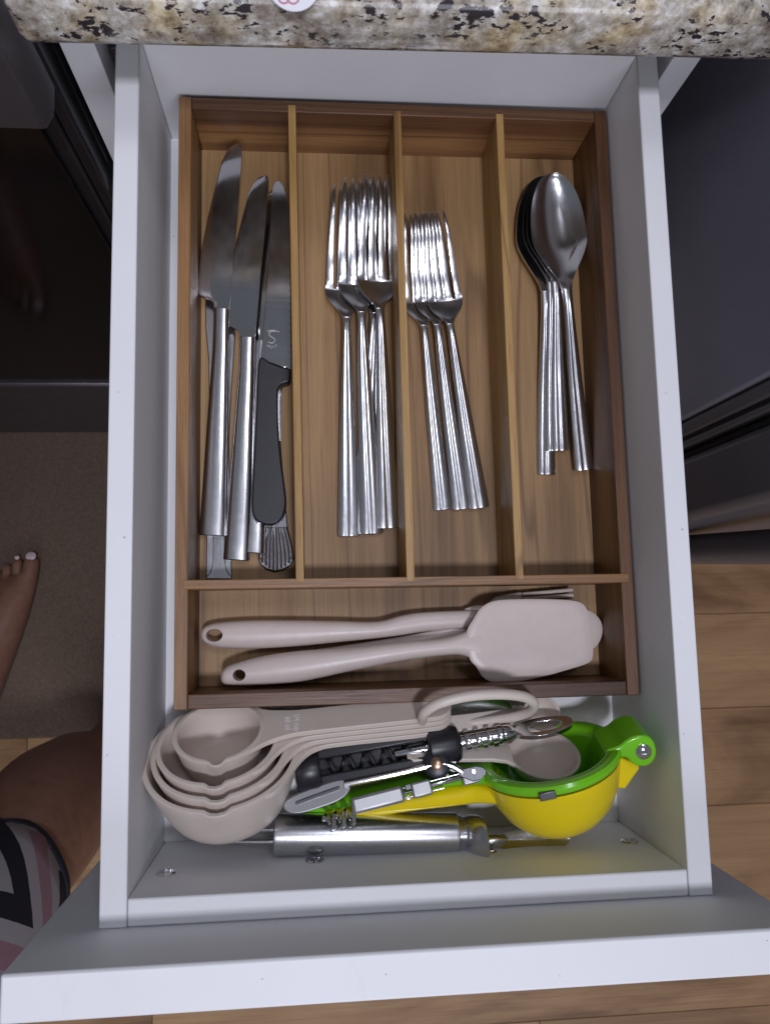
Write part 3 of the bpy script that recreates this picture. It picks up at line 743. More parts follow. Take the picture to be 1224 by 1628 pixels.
for k in range(7):
    f0 = k / 6
    a = Vector((0.1200, 0.0047, -0.0750)).lerp(Vector((0.1212, -0.0110, -0.0750)), f0); b = Vector((0.1503, 0.0067, -0.0750)).lerp(Vector((0.1501, -0.0124, -0.0750)), f0)
    a.z = b.z = -0.0748 + 0.0006 * (k % 2)
    link('bristle', tube('bristle', [a, (a + b) / 2, b], 0.0011, 8), 'taupe', t, world=True)

# broad spatula on top
t = thing('spatula', 'taupe silicone spoon spatula with broad flat head lying on top in the front compartment', 'spatula', (-0.0529, -0.0386, -0.0700), group='taupe utensils in the front compartment')
top = [(-0.0527, -0.0359, -0.0620), (-0.0513, -0.0329, -0.0620), (-0.0459, -0.0300, -0.0620), (-0.0289, -0.0261, -0.0620), (-0.0083, -0.0239, -0.0620), (0.0195, -0.0226, -0.0620), (0.0476, -0.0202, -0.0620), (0.0689, -0.0190, -0.0620), (0.0815, -0.0162, -0.0620), (0.0914, -0.0115, -0.0620)]
bot = [(-0.0527, -0.0379, -0.0620), (-0.0513, -0.0406, -0.0620), (-0.0459, -0.0418, -0.0620), (-0.0290, -0.0420, -0.0620), (-0.0084, -0.0406, -0.0620), (0.0193, -0.0356, -0.0620), (0.0473, -0.0309, -0.0620), (0.0686, -0.0287, -0.0620), (0.0811, -0.0287, -0.0620), (0.0905, -0.0338, -0.0620)]
hd = handle_loft('handle', top, bot, lambda f: -0.0665 + 0.006 * f, lambda f: 0.0030 + 0.0042 * min(1, f * 7) - 0.0042 * max(0, f - .5) / .5, t, 'taupe_nylon')
bore(hd, (-0.0421, -0.0358, -0.0610), 0.0034, 0.0031)
dish_head('head', [(0.0834, -0.0154, -0.0585), (0.0872, -0.0089, -0.0585), (0.0917, -0.0027, -0.0585), (0.0990, 0.0010, -0.0585), (0.1120, 0.0018, -0.0585), (0.1319, 0.0014, -0.0585), (0.1464, -0.0000, -0.0585), (0.1521, -0.0037, -0.0585), (0.1542, -0.0122, -0.0585), (0.1551, -0.0221, -0.0585), (0.1547, -0.0305, -0.0585), (0.1519, -0.0346, -0.0585), (0.1390, -0.0384, -0.0585), (0.1208, -0.0427, -0.0585), (0.1051, -0.0443, -0.0585), (0.0959, -0.0434, -0.0585), (0.0910, -0.0398, -0.0585), (0.0880, -0.0349, -0.0585), (0.0849, -0.0314, -0.0585), (0.0831, -0.0244, -0.0585)],
          lambda w: -0.0575 - 0.0035 * max(0, min(1, (-0.0335 - w.y) / 0.012)) ** 2, 0.0006, 0.0045, t, 'taupe_nylon')

# ------------------------------------------------------------------ measuring cups
def cup_mesh(r, depth, wall=0.0024, n=72):
    prof_o = [(0.0, -depth), (0.45, -depth), (0.62, -depth), (0.70, -depth * .97), (0.77, -depth * .90), (.83, -depth * .75), (.90, -depth * .50), (.96, -depth * .22), (1.0, -.0016), (1.0, -.0004)]
    prof_i = [(1.0 - .0005 / r, 0.0), (1 - wall / r, -.0002), (1 - 1.25 * wall / r, -.0012), (.96 - wall / r, -depth * .22), (.90 - wall / r, -depth * .50), (.83 - wall / r, -depth * .75), (.77 - wall / r, -depth * .86), (.66 - wall / r, -depth * .93), (.45, -depth * .945), (0.0, -depth * .945)]
    v = []; f = []; idx = []
    for q, z in prof_o + prof_i:
        if q == 0: idx.append([len(v)]); v.append((0, 0, z)); continue
        idx.append(list(range(len(v), len(v) + n)))
        for k in range(n):
            a = 2 * math.pi * k / n; da = (a - 1.5 * math.pi + math.pi) % (2 * math.pi) - math.pi
            sp = math.exp(-(da / .13) ** 4) * max(0, 1 + z / (depth * .42))
            rr = q * r + .0018 * sp
            v.append((rr * math.cos(a), rr * math.sin(a), z - .0010 * sp))
    for a, b in zip(idx, idx[1:]):
        for k in range(n):
            k2 = (k + 1) % n
            if len(a) == 1: f.append((a[0], b[k2], b[k]))
            elif len(b) == 1: f.append((a[k], a[k2], b[0]))
            else: f.append((a[k], a[k2], b[k2], b[k]))
    return from_py('cup', v, f)
cup_loc = Vector((-0.0506, -0.0613, -0.0390))
cup_rot = Matrix.Rotation(R(5.0), 4, 'Z') @ Matrix.Rotation(R(-57), 4, 'X') @ Matrix.Rotation(R(1), 4, 'Y')
CUPS = [(0.0235, 0.024, 0.0, 0.0, 'smallest taupe measuring cup, nested on top, with white print on its handle'),
        (0.0312, 0.029, -0.0005, -0.0040, 'second smallest taupe measuring cup of the nested set'),
        (0.0348, 0.032, 0.0005, -0.0060, 'second largest taupe measuring cup of the nested set'),
        (0.0396, 0.0345, 0.0004, -0.0060, 'largest taupe measuring cup, outermost of the nested set')]
cups = []
HX = 0.1205
for i_, (r, dp, cx, cy, lab) in enumerate(CUPS):
    m = Matrix.Translation(cup_loc) @ cup_rot @ Matrix.Translation((0, 0, -0.0034 * i_))
    t = thing('measuring_cup', lab, 'measuring cup', m.to_translation(), m.to_euler(), 'nested measuring cups')
    o = link('bowl', cup_mesh(r, dp), 'taupe', t, angle=45); o.location = (cx, cy, 0)
    # handle plate: flares into the rim, round end with a hole
    hw = 0.0088
    def rim(a_, k_=1.0): return (cx + r * k_ * math.cos(R(a_)), cy + r * k_ * math.sin(R(a_)), 0)
    xe = cx + r
    lo = smooth_path([(HX - .014, -hw, 0), (0.090, -hw, 0), (xe + .022, -hw * .98, 0), (xe + .010, -hw * 1.12, 0), (xe + .001, -hw - .0040 + cy * .6, 0), rim(-44, 1.03), rim(-56, 1.0)], 5)
    up = smooth_path([rim(56, 1.0), rim(40, 1.03), (xe + .000, hw + .0030 + cy * .3, 0), (xe + .010, hw * 1.10, 0), (xe + .022, hw * .98, 0), (0.090, hw, 0), (HX - .014, hw, 0)], 5)
    end = [(HX - .0095 + .0100 * math.sin(a), hw * math.cos(a)) for a in [math.pi * k / 14 for k in range(1, 14)]]
    arc = [rim(-50 + 10 * k, 1 - .0012 / r) for k in range(11)]
    out = [(p[0], p[1]) for p in up] + end + [(p[0], p[1]) for p in lo] + [(p[0], p[1]) for p in arc]
    me = slab('handle', out, -0.0029, -0.0001, holes=[circle(HX - .0085, 0.0005, .0030, None, 20)])
    h = link('handle', me, 'taupe', t, bevel=0.0007, angle=40)
    if i_ == 0:
        for txt, px_ in (('1/4 cup', 0.0385), ('60 ml', 0.0337)):
            cu = bpy.data.curves.new('print', 'FONT'); cu.body = txt; cu.size = 0.0044; cu.align_x = 'CENTER'; cu.extrude = 0.00004
            to = bpy.data.objects.new('tmp', cu); COL.objects.link(to)
            bpy.context.view_layer.update()
            me = bpy.data.meshes.new_from_object(to.evaluated_get(bpy.context.evaluated_depsgraph_get()))
            bpy.data.objects.remove(to)
            o = link('printed_text', me, 'white_ink', t, smooth=False)
            o.location = (px_, -0.0010, 0.00005); o.rotation_euler = (0, 0, R(-90))
    cups.append(t)
# ring through the handles
cm = Matrix.Translation(cup_loc) @ cup_rot
rp = [(0.0536, -0.0579, -0.0300), (0.0540, -0.0537, -0.0220), (0.0610, -0.0490, -0.0170), (0.0752, -0.0460, -0.0160), (0.0917, -0.0458, -0.0180), (0.1046, -0.0479, -0.0220), (0.1113, -0.0519, -0.0280), (0.1114, -0.0566, -0.0350), (0.1052, -0.0603, -0.0420), (0.0926, -0.0628, -0.0470), (0.0759, -0.0647, -0.0500), (0.0620, -0.0639, -0.0480), (0.0555, -0.0613, -0.0400)]
o = link('ring', tube('ring', smooth_path(rp, 6, True), 0.0027, 14, True), 'taupe')
tag(o, 'large taupe plastic ring threaded through the measuring cup handles', 'ring')

# ------------------------------------------------------------------ citrus squeezer
sq_loc = Vector((0.1206, -0.0818, -0.0370))
sq = thing('citrus_squeezer', 'citrus squeezer with a green upper bowl and a yellow lower bowl', 'squeezer', sq_loc,
           (Matrix.Rotation(R(11), 4, 'Z') @ Matrix.Rotation(R(-9), 4, 'Y') @ Matrix.Rotation(R(-77), 4, 'X')).to_euler())
rb = 0.0372
prof = [(0, -.0375), (.008, -.0372), (.016, -.0350), (.023, -.0305), (.0290, -.0240), (.0335, -.0150), (.0358, -.0060), (.0364, -.0022), (.0350, -.0022), (.0320, -.0140), (.0275, -.0225), (.0215, -.0290), (.015, -.033), (0, -.0355)]
prof = [(a_, b_ * 1.04) for a_, b_ in prof]
link('lower_bowl', lathe('lower_bowl', prof, 64), 'yellow', sq)
prof = [(0, -.0300), (.012, -.0290), (.021, -.0245), (.0270, -.0170), (.0300, -.0070), (.0310, -.0012), (.0330, -.0006), (.0366, -.0012), (.0378, .0002), (.0380, .0022), (.0370, .0038), (.0345, .0042), (.0318, .0040), (.0300, .0028), (.0288, .0), (.0272, -.0080), (.0242, -.0160), (.0185, -.0225), (.010, -.0265), (0, -.0275)]
link('upper_bowl', lathe('upper_bowl', prof, 64), 'green', sq)
# handles to the left (local -x)
def bar(name, pts, w, h, mat, root):
    rings = []
    P = smooth_path([p[:3] for p in pts], 5); W = [p[3] for p in smooth_path([(q, 0, 0) for q in []], 1)] if False else None
    n = len(P)
    for i, p in enumerate(P):
        f = i / (n - 1); ww = w(f); hh = h(f); ring = []
        for k in range(20):
            a = 2 * math.pi * k / 20; c, s = math.cos(a), math.sin(a)
            ring.append(Vector((p.x, p.y + ww * math.copysign(abs(c) ** .7, c), p.z + hh * math.copysign(abs(s) ** .7, s))))
        rings.append(ring)
    return link(name, loft(name, rings), mat, root, angle=60)
bar('lower_handle', [(-.027, .000, -.0095, 0), (-.038, .000, -.0085, 0), (-.055, .001, -.0080, 0), (-.085, .003, -.0070, 0), (-.132, .004, -.0065, 0)], lambda f: .0165 - .0075 * min(1, f * 3), lambda f: .0062 - .0014 * f, 'yellow', sq)
bar('upper_handle', [(-.033, .000, .001, 0), (-.045, .001, .001, 0), (-.075, .003, .000, 0), (-.105, .004, -.001, 0), (-.135, .004, -.001, 0)], lambda f: .0165 - .0085 * min(1, f * 3), lambda f: .0034, 'green', sq)
# hinge on the right
ol = [(q.x, q.y) for q in smooth_path([(x_, y_, 0) for x_, y_ in [(.028, -.0008), (.0365, -.0012), (.0395, -.0050), (.0430, -.0076), (.0475, -.0080), (.0512, -.0052), (.0528, -.0004), (.0520, .0048), (.0488, .0080), (.0440, .0088), (.0390, .0076), (.0350, .0054), (.028, .0040)]], 4, True)]
me = slab('hinge_arm', ol, -.0135, .0135); me.transform(Matrix(((1, 0, 0, 0), (0, 0, 1, 0), (0, 1, 0, 0), (0, 0, 0, 1)))); me.flip_normals()
link('hinge_arm', me, 'green', sq, bevel=0.0016, segs=3)
ol = [(.028, -.0024), (.0350, -.0034), (.0395, -.0072), (.0445, -.0102), (.0440, -.0128), (.0400, -.0168), (.0350, -.0220), (.028, -.020)]
me = slab('lower_hinge_arm', ol, -.0065, .0065); me.transform(Matrix(((1, 0, 0, 0), (0, 0, 1, 0), (0, 1, 0, 0), (0, 0, 0, 1)))); me.flip_normals()
link('lower_hinge_arm', me, 'yellow', sq, bevel=0.0012, segs=3)
rv = link('rivet', lathe('rivet', [(0, -.0016), (.0022, -.0014), (.0040, -.0004), (.0042, .0006), (0, .0006)], 28, 'y'), 'chrome', sq); rv.location = (.0462, -.0140, .0002)
link('lock_tab', box_mesh('lock_tab', -.0115, -.0035, -.0388, -.0372, -.0016, .0026), 'steel_dark', sq, bevel=0.0004)

# taupe measuring spoons
def measuring_spoon(loc, rot, r, hl, lab):
    t = thing('measuring_spoon', lab, 'measuring spoon', loc, rot, 'taupe measuring spoons')
    prof = [(0, -r * .78), (r * .4, -r * .72), (r * .72, -r * .50), (r * .92, -r * .22), (r, -.0008), (r * .985, 0), (r - .0017, -.0004), (r * .92 - .0017, -r * .22), (r * .72 - .0015, -r * .48), (r * .4, -r * .64), (0, -r * .68)]
    link('bowl', lathe('bowl', prof, 48), 'taupe', t)
    pts = [(-r * .86, r * .50), (-r * 1.05, .0062), (-r * 1.4, .0048), (-r - hl * .6, .0046), (-r - hl, .0050), (-r - hl - .003, .002), (-r - hl - .003, -.002), (-r - hl, -.0050), (-r - hl * .6, -.0046), (-r * 1.4, -.0048), (-r * 1.05, -.0062), (-r * .86, -r * .50)]
    link('handle', slab('handle', pts, -.0026, -.0002), 'taupe', t, bevel=0.0006)
    return t
measuring_spoon((0.1191, -0.0794, -0.0420), (Matrix.Rotation(R(0), 4, 'Z') @ Matrix.Rotation(R(-60), 4, 'X') @ Matrix.Rotation(R(2), 4, 'Y')).to_euler(), 0.0200, 0.050, 'taupe measuring spoon resting in the green bowl of the squeezer')
measuring_spoon((0.1219, -0.0599, -0.0500), (R(-30), R(4), R(4)), 0.0105, 0.055, 'small taupe measuring spoon beside the ring, behind the corkscrew')

# steel spoon behind the cups
t = thing('serving_spoon', 'steel spoon behind the measuring cup handles against the wooden tray', 'spoon')
L = aim(t, (-0.0293, -0.0627, -0.0660), (0.1094, -0.0619, -0.0660), 0.0); flat_piece('spoon', L, t, 'steel')

# ------------------------------------------------------------------ winged corkscrew
a = Vector((-0.0112, -0.0857, -0.0470)); b = Vector((0.1034, -0.0686, -0.0390))
ang = math.atan2(b.y - a.y, b.x - a.x); Lc = (b - a).length
wc = thing('winged_corkscrew', 'black winged corkscrew with chrome rack neck and bottle opener head', 'corkscrew', a, (Matrix.Rotation(ang, 4, 'Z') @ Matrix.Rotation(-R(3.5), 4, 'Y') @ Matrix.Rotation(R(-14), 4, 'X')).to_euler())
k = Lc / 0.118
link('collar', lathe('collar', [(.0098, 0), (.0112, .0004), (.0118, .0015), (.0112, .0105), (.0104, .0125), (.0088, .0130), (.0086, 0), (.0098, 0)], 48, 'x'), 'black', wc)
link('collar_edge', lathe('collar_edge', [(.0086, -.0004), (.0108, -.0004), (.0112, .0002), (.0086, .0004), (.0086, -.0004)], 48, 'x'), 'chrome', wc)
for s in (-1, 1):
    link('frame_bar', box_mesh('frame_bar', .0115, .078, s * .0068 - .0030, s * .0068 + .0030, -.0055, .0048), 'black', wc, bevel=0.0011, segs=3)
link('frame_shade_plate', box_mesh('frame_shade_plate', .0115, .0700, -.0040, .0040, -.0056, -.0040), 'black', wc)  # added black plate stands in for the dark seen through the frame window
link('hub', lathe('hub', [(0, .0700), (.0085, .0700), (.0098, .0712), (.0098, .0835), (.0088, .0860), (.0060, .0872), (0, .0872)], 40, 'x'), 'black', wc)
wp = [(.016 + .058 * i_ / 90, .0042 * math.cos(i_ / 90 * 2 * math.pi * 5.5) * (1 if i_ < 62 else max(0, 1 - (i_ - 62) / 12)), .0042 * math.sin(i_ / 90 * 2 * math.pi * 5.5) * (1 if i_ < 62 else max(0, 1 - (i_ - 62) / 12))) for i_ in range(91)]
link('worm', tube('worm', wp, 0.0010, 8), 'steel_dark', wc)
link('worm_socket', lathe('worm_socket', [(0, .052), (.0024, .052), (.0026, .053), (.0026, .0680), (.0034, .0685), (.0034, .0700), (0, .0700)], 24, 'x'), 'chrome', wc)
prof = [(0, .0868), (.0046, .0868)]
x = .0872
for i_ in range(4):
    prof += [(.0036, x), (.0036, x + .0020), (.0053, x + .0024), (.0056, x + .0036), (.0053, x + .0052), (.0036, x + .0052)]; x += .0058
prof += [(.0050, x), (.0050, x + .003), (.0032, x + .006), (0, x + .006)]
link('rack', lathe('rack', prof, 32, 'x'), 'chrome', wc)
xo = x + .004
oh = [(xo + .0008, -.0010), (xo + .006, -.0045), (xo + .014, -.0062), (xo + .024, -.0056), (xo + .0315, -.0030), (xo + .0335, .0005), (xo + .0315, .0038), (xo + .022, .0060), (xo + .012, .0060), (xo + .005, .0040)]
ih = [(xo + .0100, -.0024), (xo + .016, -.0034), (xo + .0235, -.0030), (xo + .0275, -.0008), (xo + .0270, .0018), (xo + .020, .0032), (xo + .013, .0032), (xo + .0095, .0010)]
o = link('opener_head', slab('opener_head', [(p[0], p[1]) for p in smooth_path([(q[0], q[1], 0) for q in oh], 4, True)], -.0014, .0014, holes=[[(p[0], p[1]) for p in smooth_path([(q[0], q[1], 0) for q in ih], 3, True)]]), 'chrome', wc, bevel=0.0007, segs=3)
o.rotation_euler = (R(-40), 0, 0)
for s in (-1,):
    bo = link('pivot_boss', lathe('pivot_boss', [(0, -.004), (.0072, -.004), (.0076, 0), (.0072, .0026), (.0055, .0036), (0, .0036)], 36), 'black', wc); bo.location = (.0725, s * .0085, .0045)
    rv = link('pivot_rivet', lathe('pivot_rivet', [(.0033, 0), (.0033, .0006), (.0022, .0012), (0, .0013)], 24), 'copper', wc); rv.location = (.0725, s * .0085, .0080)
    for j in range(5):
        an = R(-58 + 26 * j); tb = link('gear_tooth', box_mesh('gear_tooth', .0066, .0102, -.0009, .0009, -.0020, .0020), 'chrome', wc, bevel=0.0004)
        tb.location = (.0725, s * .0085, .0035); tb.rotation_euler = (0, 0, an)
# chrome lever (wing), folded back along the body
lv = [(0.0737, -0.0862, -0.0360), (0.0679, -0.0828, -0.0360), (0.0607, -0.0822, -0.0360), (0.0432, -0.0856, -0.0360), (0.0269, -0.0884, -0.0360), (0.0133, -0.0907, -0.0360)]
P = smooth_path([(q[0], q[1], -0.0335 - 0.0008 * i_) for i_, q in enumerate(lv)], 5)
wcm = (Matrix.Translation(a) @ wc.rotation_euler.to_matrix().to_4x4()).inverted()
me = tube('lever', P, 0.0017, 10, False, 1.6); me.transform(wcm); link('lever', me, 'chrome', wc)
ol = [(0.0159, -0.0901, -0.0370), (0.0124, -0.0884, -0.0370), (0.0043, -0.0899, -0.0370), (-0.0069, -0.0932, -0.0370), (-0.0155, -0.0966, -0.0370), (-0.0184, -0.0998, -0.0370), (-0.0162, -0.1030, -0.0370), (-0.0099, -0.1039, -0.0370), (0.0004, -0.1016, -0.0370), (0.0106, -0.0983, -0.0370), (0.0159, -0.0941, -0.0370)]
yc = sum(q[1] for q in ol) / len(ol)
def tilt(v): return (v.x, v.y, v.z - 0.42 * (v.y - yc) + 0.10 * (v.x - ol[5][0]))
me = slab('lever_paddle', [(p[0], p[1]) for p in smooth_path(ol, 3, True)], -0.0425, -0.0390, warp=tilt); me.transform(wcm); link('lever_paddle', me, 'nickel_dull', wc, bevel=0.0009, segs=3)
rb_ = [tilt(Vector((q[0], q[1], -0.0388))) for q in [(-0.0117, -0.0992, -0.0370), (-0.0021, -0.0962, -0.0370), (0.0107, -0.0924, -0.0370)]]
me = tube('paddle_rib', smooth_path(rb_, 4), 0.0010, 8); me.transform(wcm); link('paddle_rib', me, 'chrome', wc)

# ------------------------------------------------------------------ waiter's corkscrew
a = Vector((0.0169, -0.1012, -0.0340)); b = Vector((0.0853, -0.0873, -0.0300))
ang = math.atan2(b.y - a.y, b.x - a.x)
wt = thing('folding_corkscrew', 'silver folding pocket corkscrew lying beside the black winged corkscrew', 'corkscrew', a, (Matrix.Rotation(ang, 4, 'Z') @ Matrix.Rotation(R(-16), 4, 'X')).to_euler())
def lbox(name, x0, x1, y0, y1, z0, z1, mat, bv=0.0008): return link(name, box_mesh(name, x0, x1, y0, y1, z0, z1), mat, wt, bevel=bv, segs=3)
s = (b - a).length / 218.0
lbox('body_shell', 0, 84 * s, -12.5 * s, 12.5 * s, -.0042, .0038, 'chrome_worn', 0.0016)
lbox('body_shell', 97 * s, 130 * s, -12 * s, 12 * s, -.0042, .0034, 'chrome_worn', 0.0012)
lbox('spring_plate', 80 * s, 150 * s, -9 * s, -6 * s, -.0036, .0022, 'chrome', 0.0004)
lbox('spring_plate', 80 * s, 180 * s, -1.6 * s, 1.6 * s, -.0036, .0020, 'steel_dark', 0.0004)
lbox('spring_plate', 80 * s, 190 * s, 6 * s, 9 * s, -.0036, .0024, 'chrome', 0.0004)
lbox('latch', 86 * s, 93 * s, -12 * s, -4 * s, -.003, .0015, 'chrome', 0.0004)
lbox('latch', 88 * s, 98 * s, 3 * s, 12 * s, -.003, .0028, 'steel_dark', 0.0004)
o = lbox('lever_blade', 126 * s, 186 * s, -4 * s, -1.5 * s, -.002, .0030, 'chrome', 0.0004); o.rotation_euler = (0, 0, R(2))
lbox('clip', 180 * s, 210 * s, -12 * s, 9 * s, -.0042, .0030, 'chrome_worn', 0.001)
for j in range(3):
    ol = [(196 * s, -9 * s), (212 * s, -9 * s), (219 * s, -4 * s), (221 * s, 2 * s), (217 * s, 9 * s), (205 * s, 13 * s), (178 * s, 14 * s), (176 * s, 4 * s)]
    link('hinge_plate', slab('hinge_plate', ol, .0034 - .0024 * j - .0014, .0034 - .0024 * j), 'steel_dark', wt, bevel=0.0004)
rv = link('hinge_pin', lathe('hinge_pin', [(.0014, 0), (.0013, .0005), (0, .0006)], 20), 'chrome', wt); rv.location = (200 * s, 6 * s, .0034)
wp = []
for i_ in range(61):
    an = i_ / 60 * 2 * math.pi * 3.2
    wp.append((4 * s - .0165 * i_ / 60, -.0042 + .0034 * math.cos(an), -.0046 + .0034 * math.sin(an)))
link('worm', tube('worm', wp, 0.0012, 8), 'chrome', wt)

# ------------------------------------------------------------------ steel-handled scoop
a = Vector((-0.0234, -0.1178, -0.0520)); b = Vector((0.0734, -0.1215, -0.0520))
ang = math.atan2(b.y - a.y, b.x - a.x); L = (b - a).length
sc = thing('dessert_scoop', 'stainless scoop with thick tubular handle and wire hanging loop along the drawer front', 'scoop', a, (0, R(0), ang))
r = 0.0106
link('handle', lathe('handle', [(0, 0), (r * .93, 0), (r * .99, .0006), (r, .0018), (r, L - .002), (r * .985, L - .0006), (r * .93, L), (0, L)], 56, 'x'), 'steel_x', sc)
lp = smooth_path([(.002, .0030, .002), (-.010, .0030, .002), (-.022, .0026, .002), (-.0275, .0002, .002), (-.022, -.0026, .002), (-.010, -.0030, .002), (.002, -.0030, .002)], 6)
link('hanging_loop', tube('hanging_loop', lp, 0.0011, 10), 'chrome', sc)
# flared thumb rest
rings = []
for x, dy, dz, ry, rz in ((0, 0, 0, .0100, .0100), (.0022, 0, 0, .0088, .0090), (.0036, -.0004, 0, .0090, .0086), (.0066, -.0012, .003, .0112, .0110), (.0100, -.0022, .006, .0126, .0120), (.0124, -.0028, .008, .0124, .0116), (.0134, -.0028, .0085, .0112, .0104)):
    rings.append([(L + x, dy + ry * math.cos(2 * math.pi * q / 40), dz + rz * math.sin(2 * math.pi * q / 40)) for q in range(40)])
link('thumb_rest', loft('thumb_rest', rings), 'steel_x', sc)
link('neck', tube('neck', smooth_path([(L + .008, -.002, .002), (L + .016, -.003, .004), (L + .026, -.002, .004)], 5), [0.0030] * 8 + [.0024, .0018, .0012], 12), 'steel_x', sc)
bl = [Vector(q) - sc.location for q in [(0.0848, -0.1249, -0.0470), (0.0903, -0.1235, -0.0470), (0.0988, -0.1217, -0.0470), (0.1108, -0.1203, -0.0470), (0.1244, -0.1215, -0.0470), (0.1321, -0.1245, -0.0470), (0.1331, -0.1268, -0.0470), (0.1285, -0.1298, -0.0470), (0.1198, -0.1316, -0.0470), (0.1103, -0.1318, -0.0470), (0.0995, -0.1297, -0.0470), (0.0908, -0.1271, -0.0470)]]
bl = [Matrix.Rotation(-ang, 4, 'Z') @ q for q in bl]
yb = sum(q.y for q in bl) / len(bl); P = smooth_path(bl, 3, True); n = len(P); c_ = sum(P, Vector()) / n
v = []; f = []
for side in (0, 1):
    for q in (1.0, .97, .85, .6, .3):
        for p in P:
            w = c_ + (p - c_) * q; v.append((w.x, w.y, w.z - 0.45 * (w.y - yb) - .0025 * (1 - q * q) - .0009 * side))
    v.append((c_.x, c_.y, c_.z - 0.45 * (c_.y - yb) - .0025 - .0009 * side))
per = 5 * n + 1
for side in (0, 1):
    for r_ in range(4):
        for k_ in range(n): f.append((side * per + r_ * n + k_, side * per + r_ * n + (k_ + 1) % n, side * per + (r_ + 1) * n + (k_ + 1) % n, side * per + (r_ + 1) * n + k_))
    for k_ in range(n): f.append((side * per + 4 * n + k_, side * per + 4 * n + (k_ + 1) % n, side * per + per - 1))
for k_ in range(n): f.append((k_, (k_ + 1) % n, per + (k_ + 1) % n, per + k_))
link('blade', from_py('blade', v, f), 'steel_x', sc, angle=50)

# ------------------------------------------------------------------ person (lower body in frame)
pe = thing('person', 'barefoot person in knee-length patterned shorts standing beside the open drawer', 'person', (-0.37, -0.18, FZ))
def skin_body(name, chains, mat, parent, lv=2):
    verts = []; edges = []; rad = []
    key = {}
    def add(p, r):
        kx = tuple(round(c, 4) for c in p)
        if kx in key: return key[kx]
        key[kx] = len(verts); verts.append(Vector(p) - parent.location); rad.append(r); return key[kx]
    for ch in chains:
        pr = None
        for x, y, z, rr in ch:
            i_ = add((x, y, z), rr)
            if pr is not None and pr != i_: edges.append((pr, i_))
            pr = i_
    me = bpy.data.meshes.new(name); me.from_pydata([tuple(v) for v in verts], edges, []); me.update()
    o = bpy.data.objects.new(name, me); COL.objects.link(o); o.parent = parent
    md = o.modifiers.new('skin', 'SKIN'); md.use_smooth_shade = True
    for i_, sv in enumerate(me.skin_vertices[0].data):
        sv.radius = (rad[i_], rad[i_]); sv.use_root = (i_ == 0)
    ss = o.modifiers.new('sub', 'SUBSURF'); ss.levels = lv; ss.render_levels = lv
    me.materials.append(M[mat]); return o
pelvis = (-0.36, -0.34, 0.06, 0.105)
FT = FZ + 0.008
right = [pelvis, (-0.295, -0.305, 0.00, 0.090), (-0.285, -0.265, -0.18, 0.074), (-0.283, -0.238, -0.34, 0.060), (-0.278, -0.213, -0.42, 0.068), (-0.280, -0.202, -0.52, 0.073), (-0.284, -0.190, -0.62, 0.054), (-0.280, -0.190, -0.73, 0.033), (-0.276, -0.195, FT + 0.048, 0.034),
         (-0.272, -0.160, FT + 0.040, 0.033), (-0.268, -0.115, FT + 0.026, 0.032), (-0.262, -0.080, FT + 0.018, 0.028)]
left = [pelvis, (-0.425, -0.320, 0.00, 0.090), (-0.445, -0.270, -0.18, 0.074), (-0.460, -0.215, -0.34, 0.060), (-0.468, -0.180, -0.42, 0.054), (-0.474, -0.165, -0.52, 0.053), (-0.474, -0.150, -0.62, 0.044), (-0.472, -0.130, -0.73, 0.033), (-0.468, -0.115, FT + 0.050, 0.034),
        (-0.456, -0.065, FT + 0.042, 0.033), (-0.437, -0.010, FT + 0.030, 0.031), (-0.430, 0.030, FT + 0.022, 0.030)]
hl_r = [(-0.276, -0.195, FT + 0.048, 0.034), (-0.278, -0.232, FT + 0.026, 0.027)]
hl_l = [(-0.468, -0.115, FT + 0.050, 0.034), (-0.478, -0.148, FT + 0.026, 0.027)]
waist = [pelvis, (-0.36, -0.34, 0.20, 0.105)]
toes = []
def toe(base, tip, r0, r1, foot_end):
    b_ = Vector(base); t_ = Vector(tip); m_ = b_.lerp(t_, .55); m_.z += 0.003
    return [foot_end, (b_.x, b_.y, b_.z, r0), (m_.x, m_.y, m_.z, r0 * .92), (t_.x, t_.y, t_.z, r1)]
fe = left[-1]; fz = FT + 0.012
TL = [((-0.409, 0.052, fz + .006), (-0.4075, 0.081, fz), .0128, .0112), ((-0.4275, 0.052, fz + .004), (-0.4275, 0.079, fz), .0086, .0078), ((-0.441, 0.048, fz + .003), (-0.4425, 0.071, fz - .001), .0082, .0074),
      ((-0.4535, 0.041, fz + .002), (-0.456, 0.061, fz - .001), .0080, .0070), ((-0.465, 0.030, fz + .001), (-0.469, 0.047, fz - .002), .0078, .0068)]
for base, tip, r0, r1 in TL: toes.append(toe(base, tip, r0, r1, fe))
fe2 = right[-1]
for base, tip, r0, r1 in TL:
    m_ = lambda p: (-0.262 - (p[0] + 0.430), p[1] - 0.110, p[2])
    toes.append(toe(m_(base), m_(tip), r0, r1, fe2))
skin_body('body', [right, left, hl_r, hl_l, waist] + toes, 'skin', pe)
for (x, y), (a_, b_) in (((-0.4073, 0.0815), (.0072, .0066)), ((-0.4275, 0.0800), (.0036, .0032))):
    n_ = link('toenail', lathe('toenail', [(1, 0), (.96, .10), (.7, .25), (0, .34)], 20), 'nail', pe)
    n_.location = Vector((x, y, fz + (.0098 if a_ > .006 else .0066))) - pe.location; n_.scale = (a_, b_, .006); n_.rotation_euler = (R(-18), 0, 0)
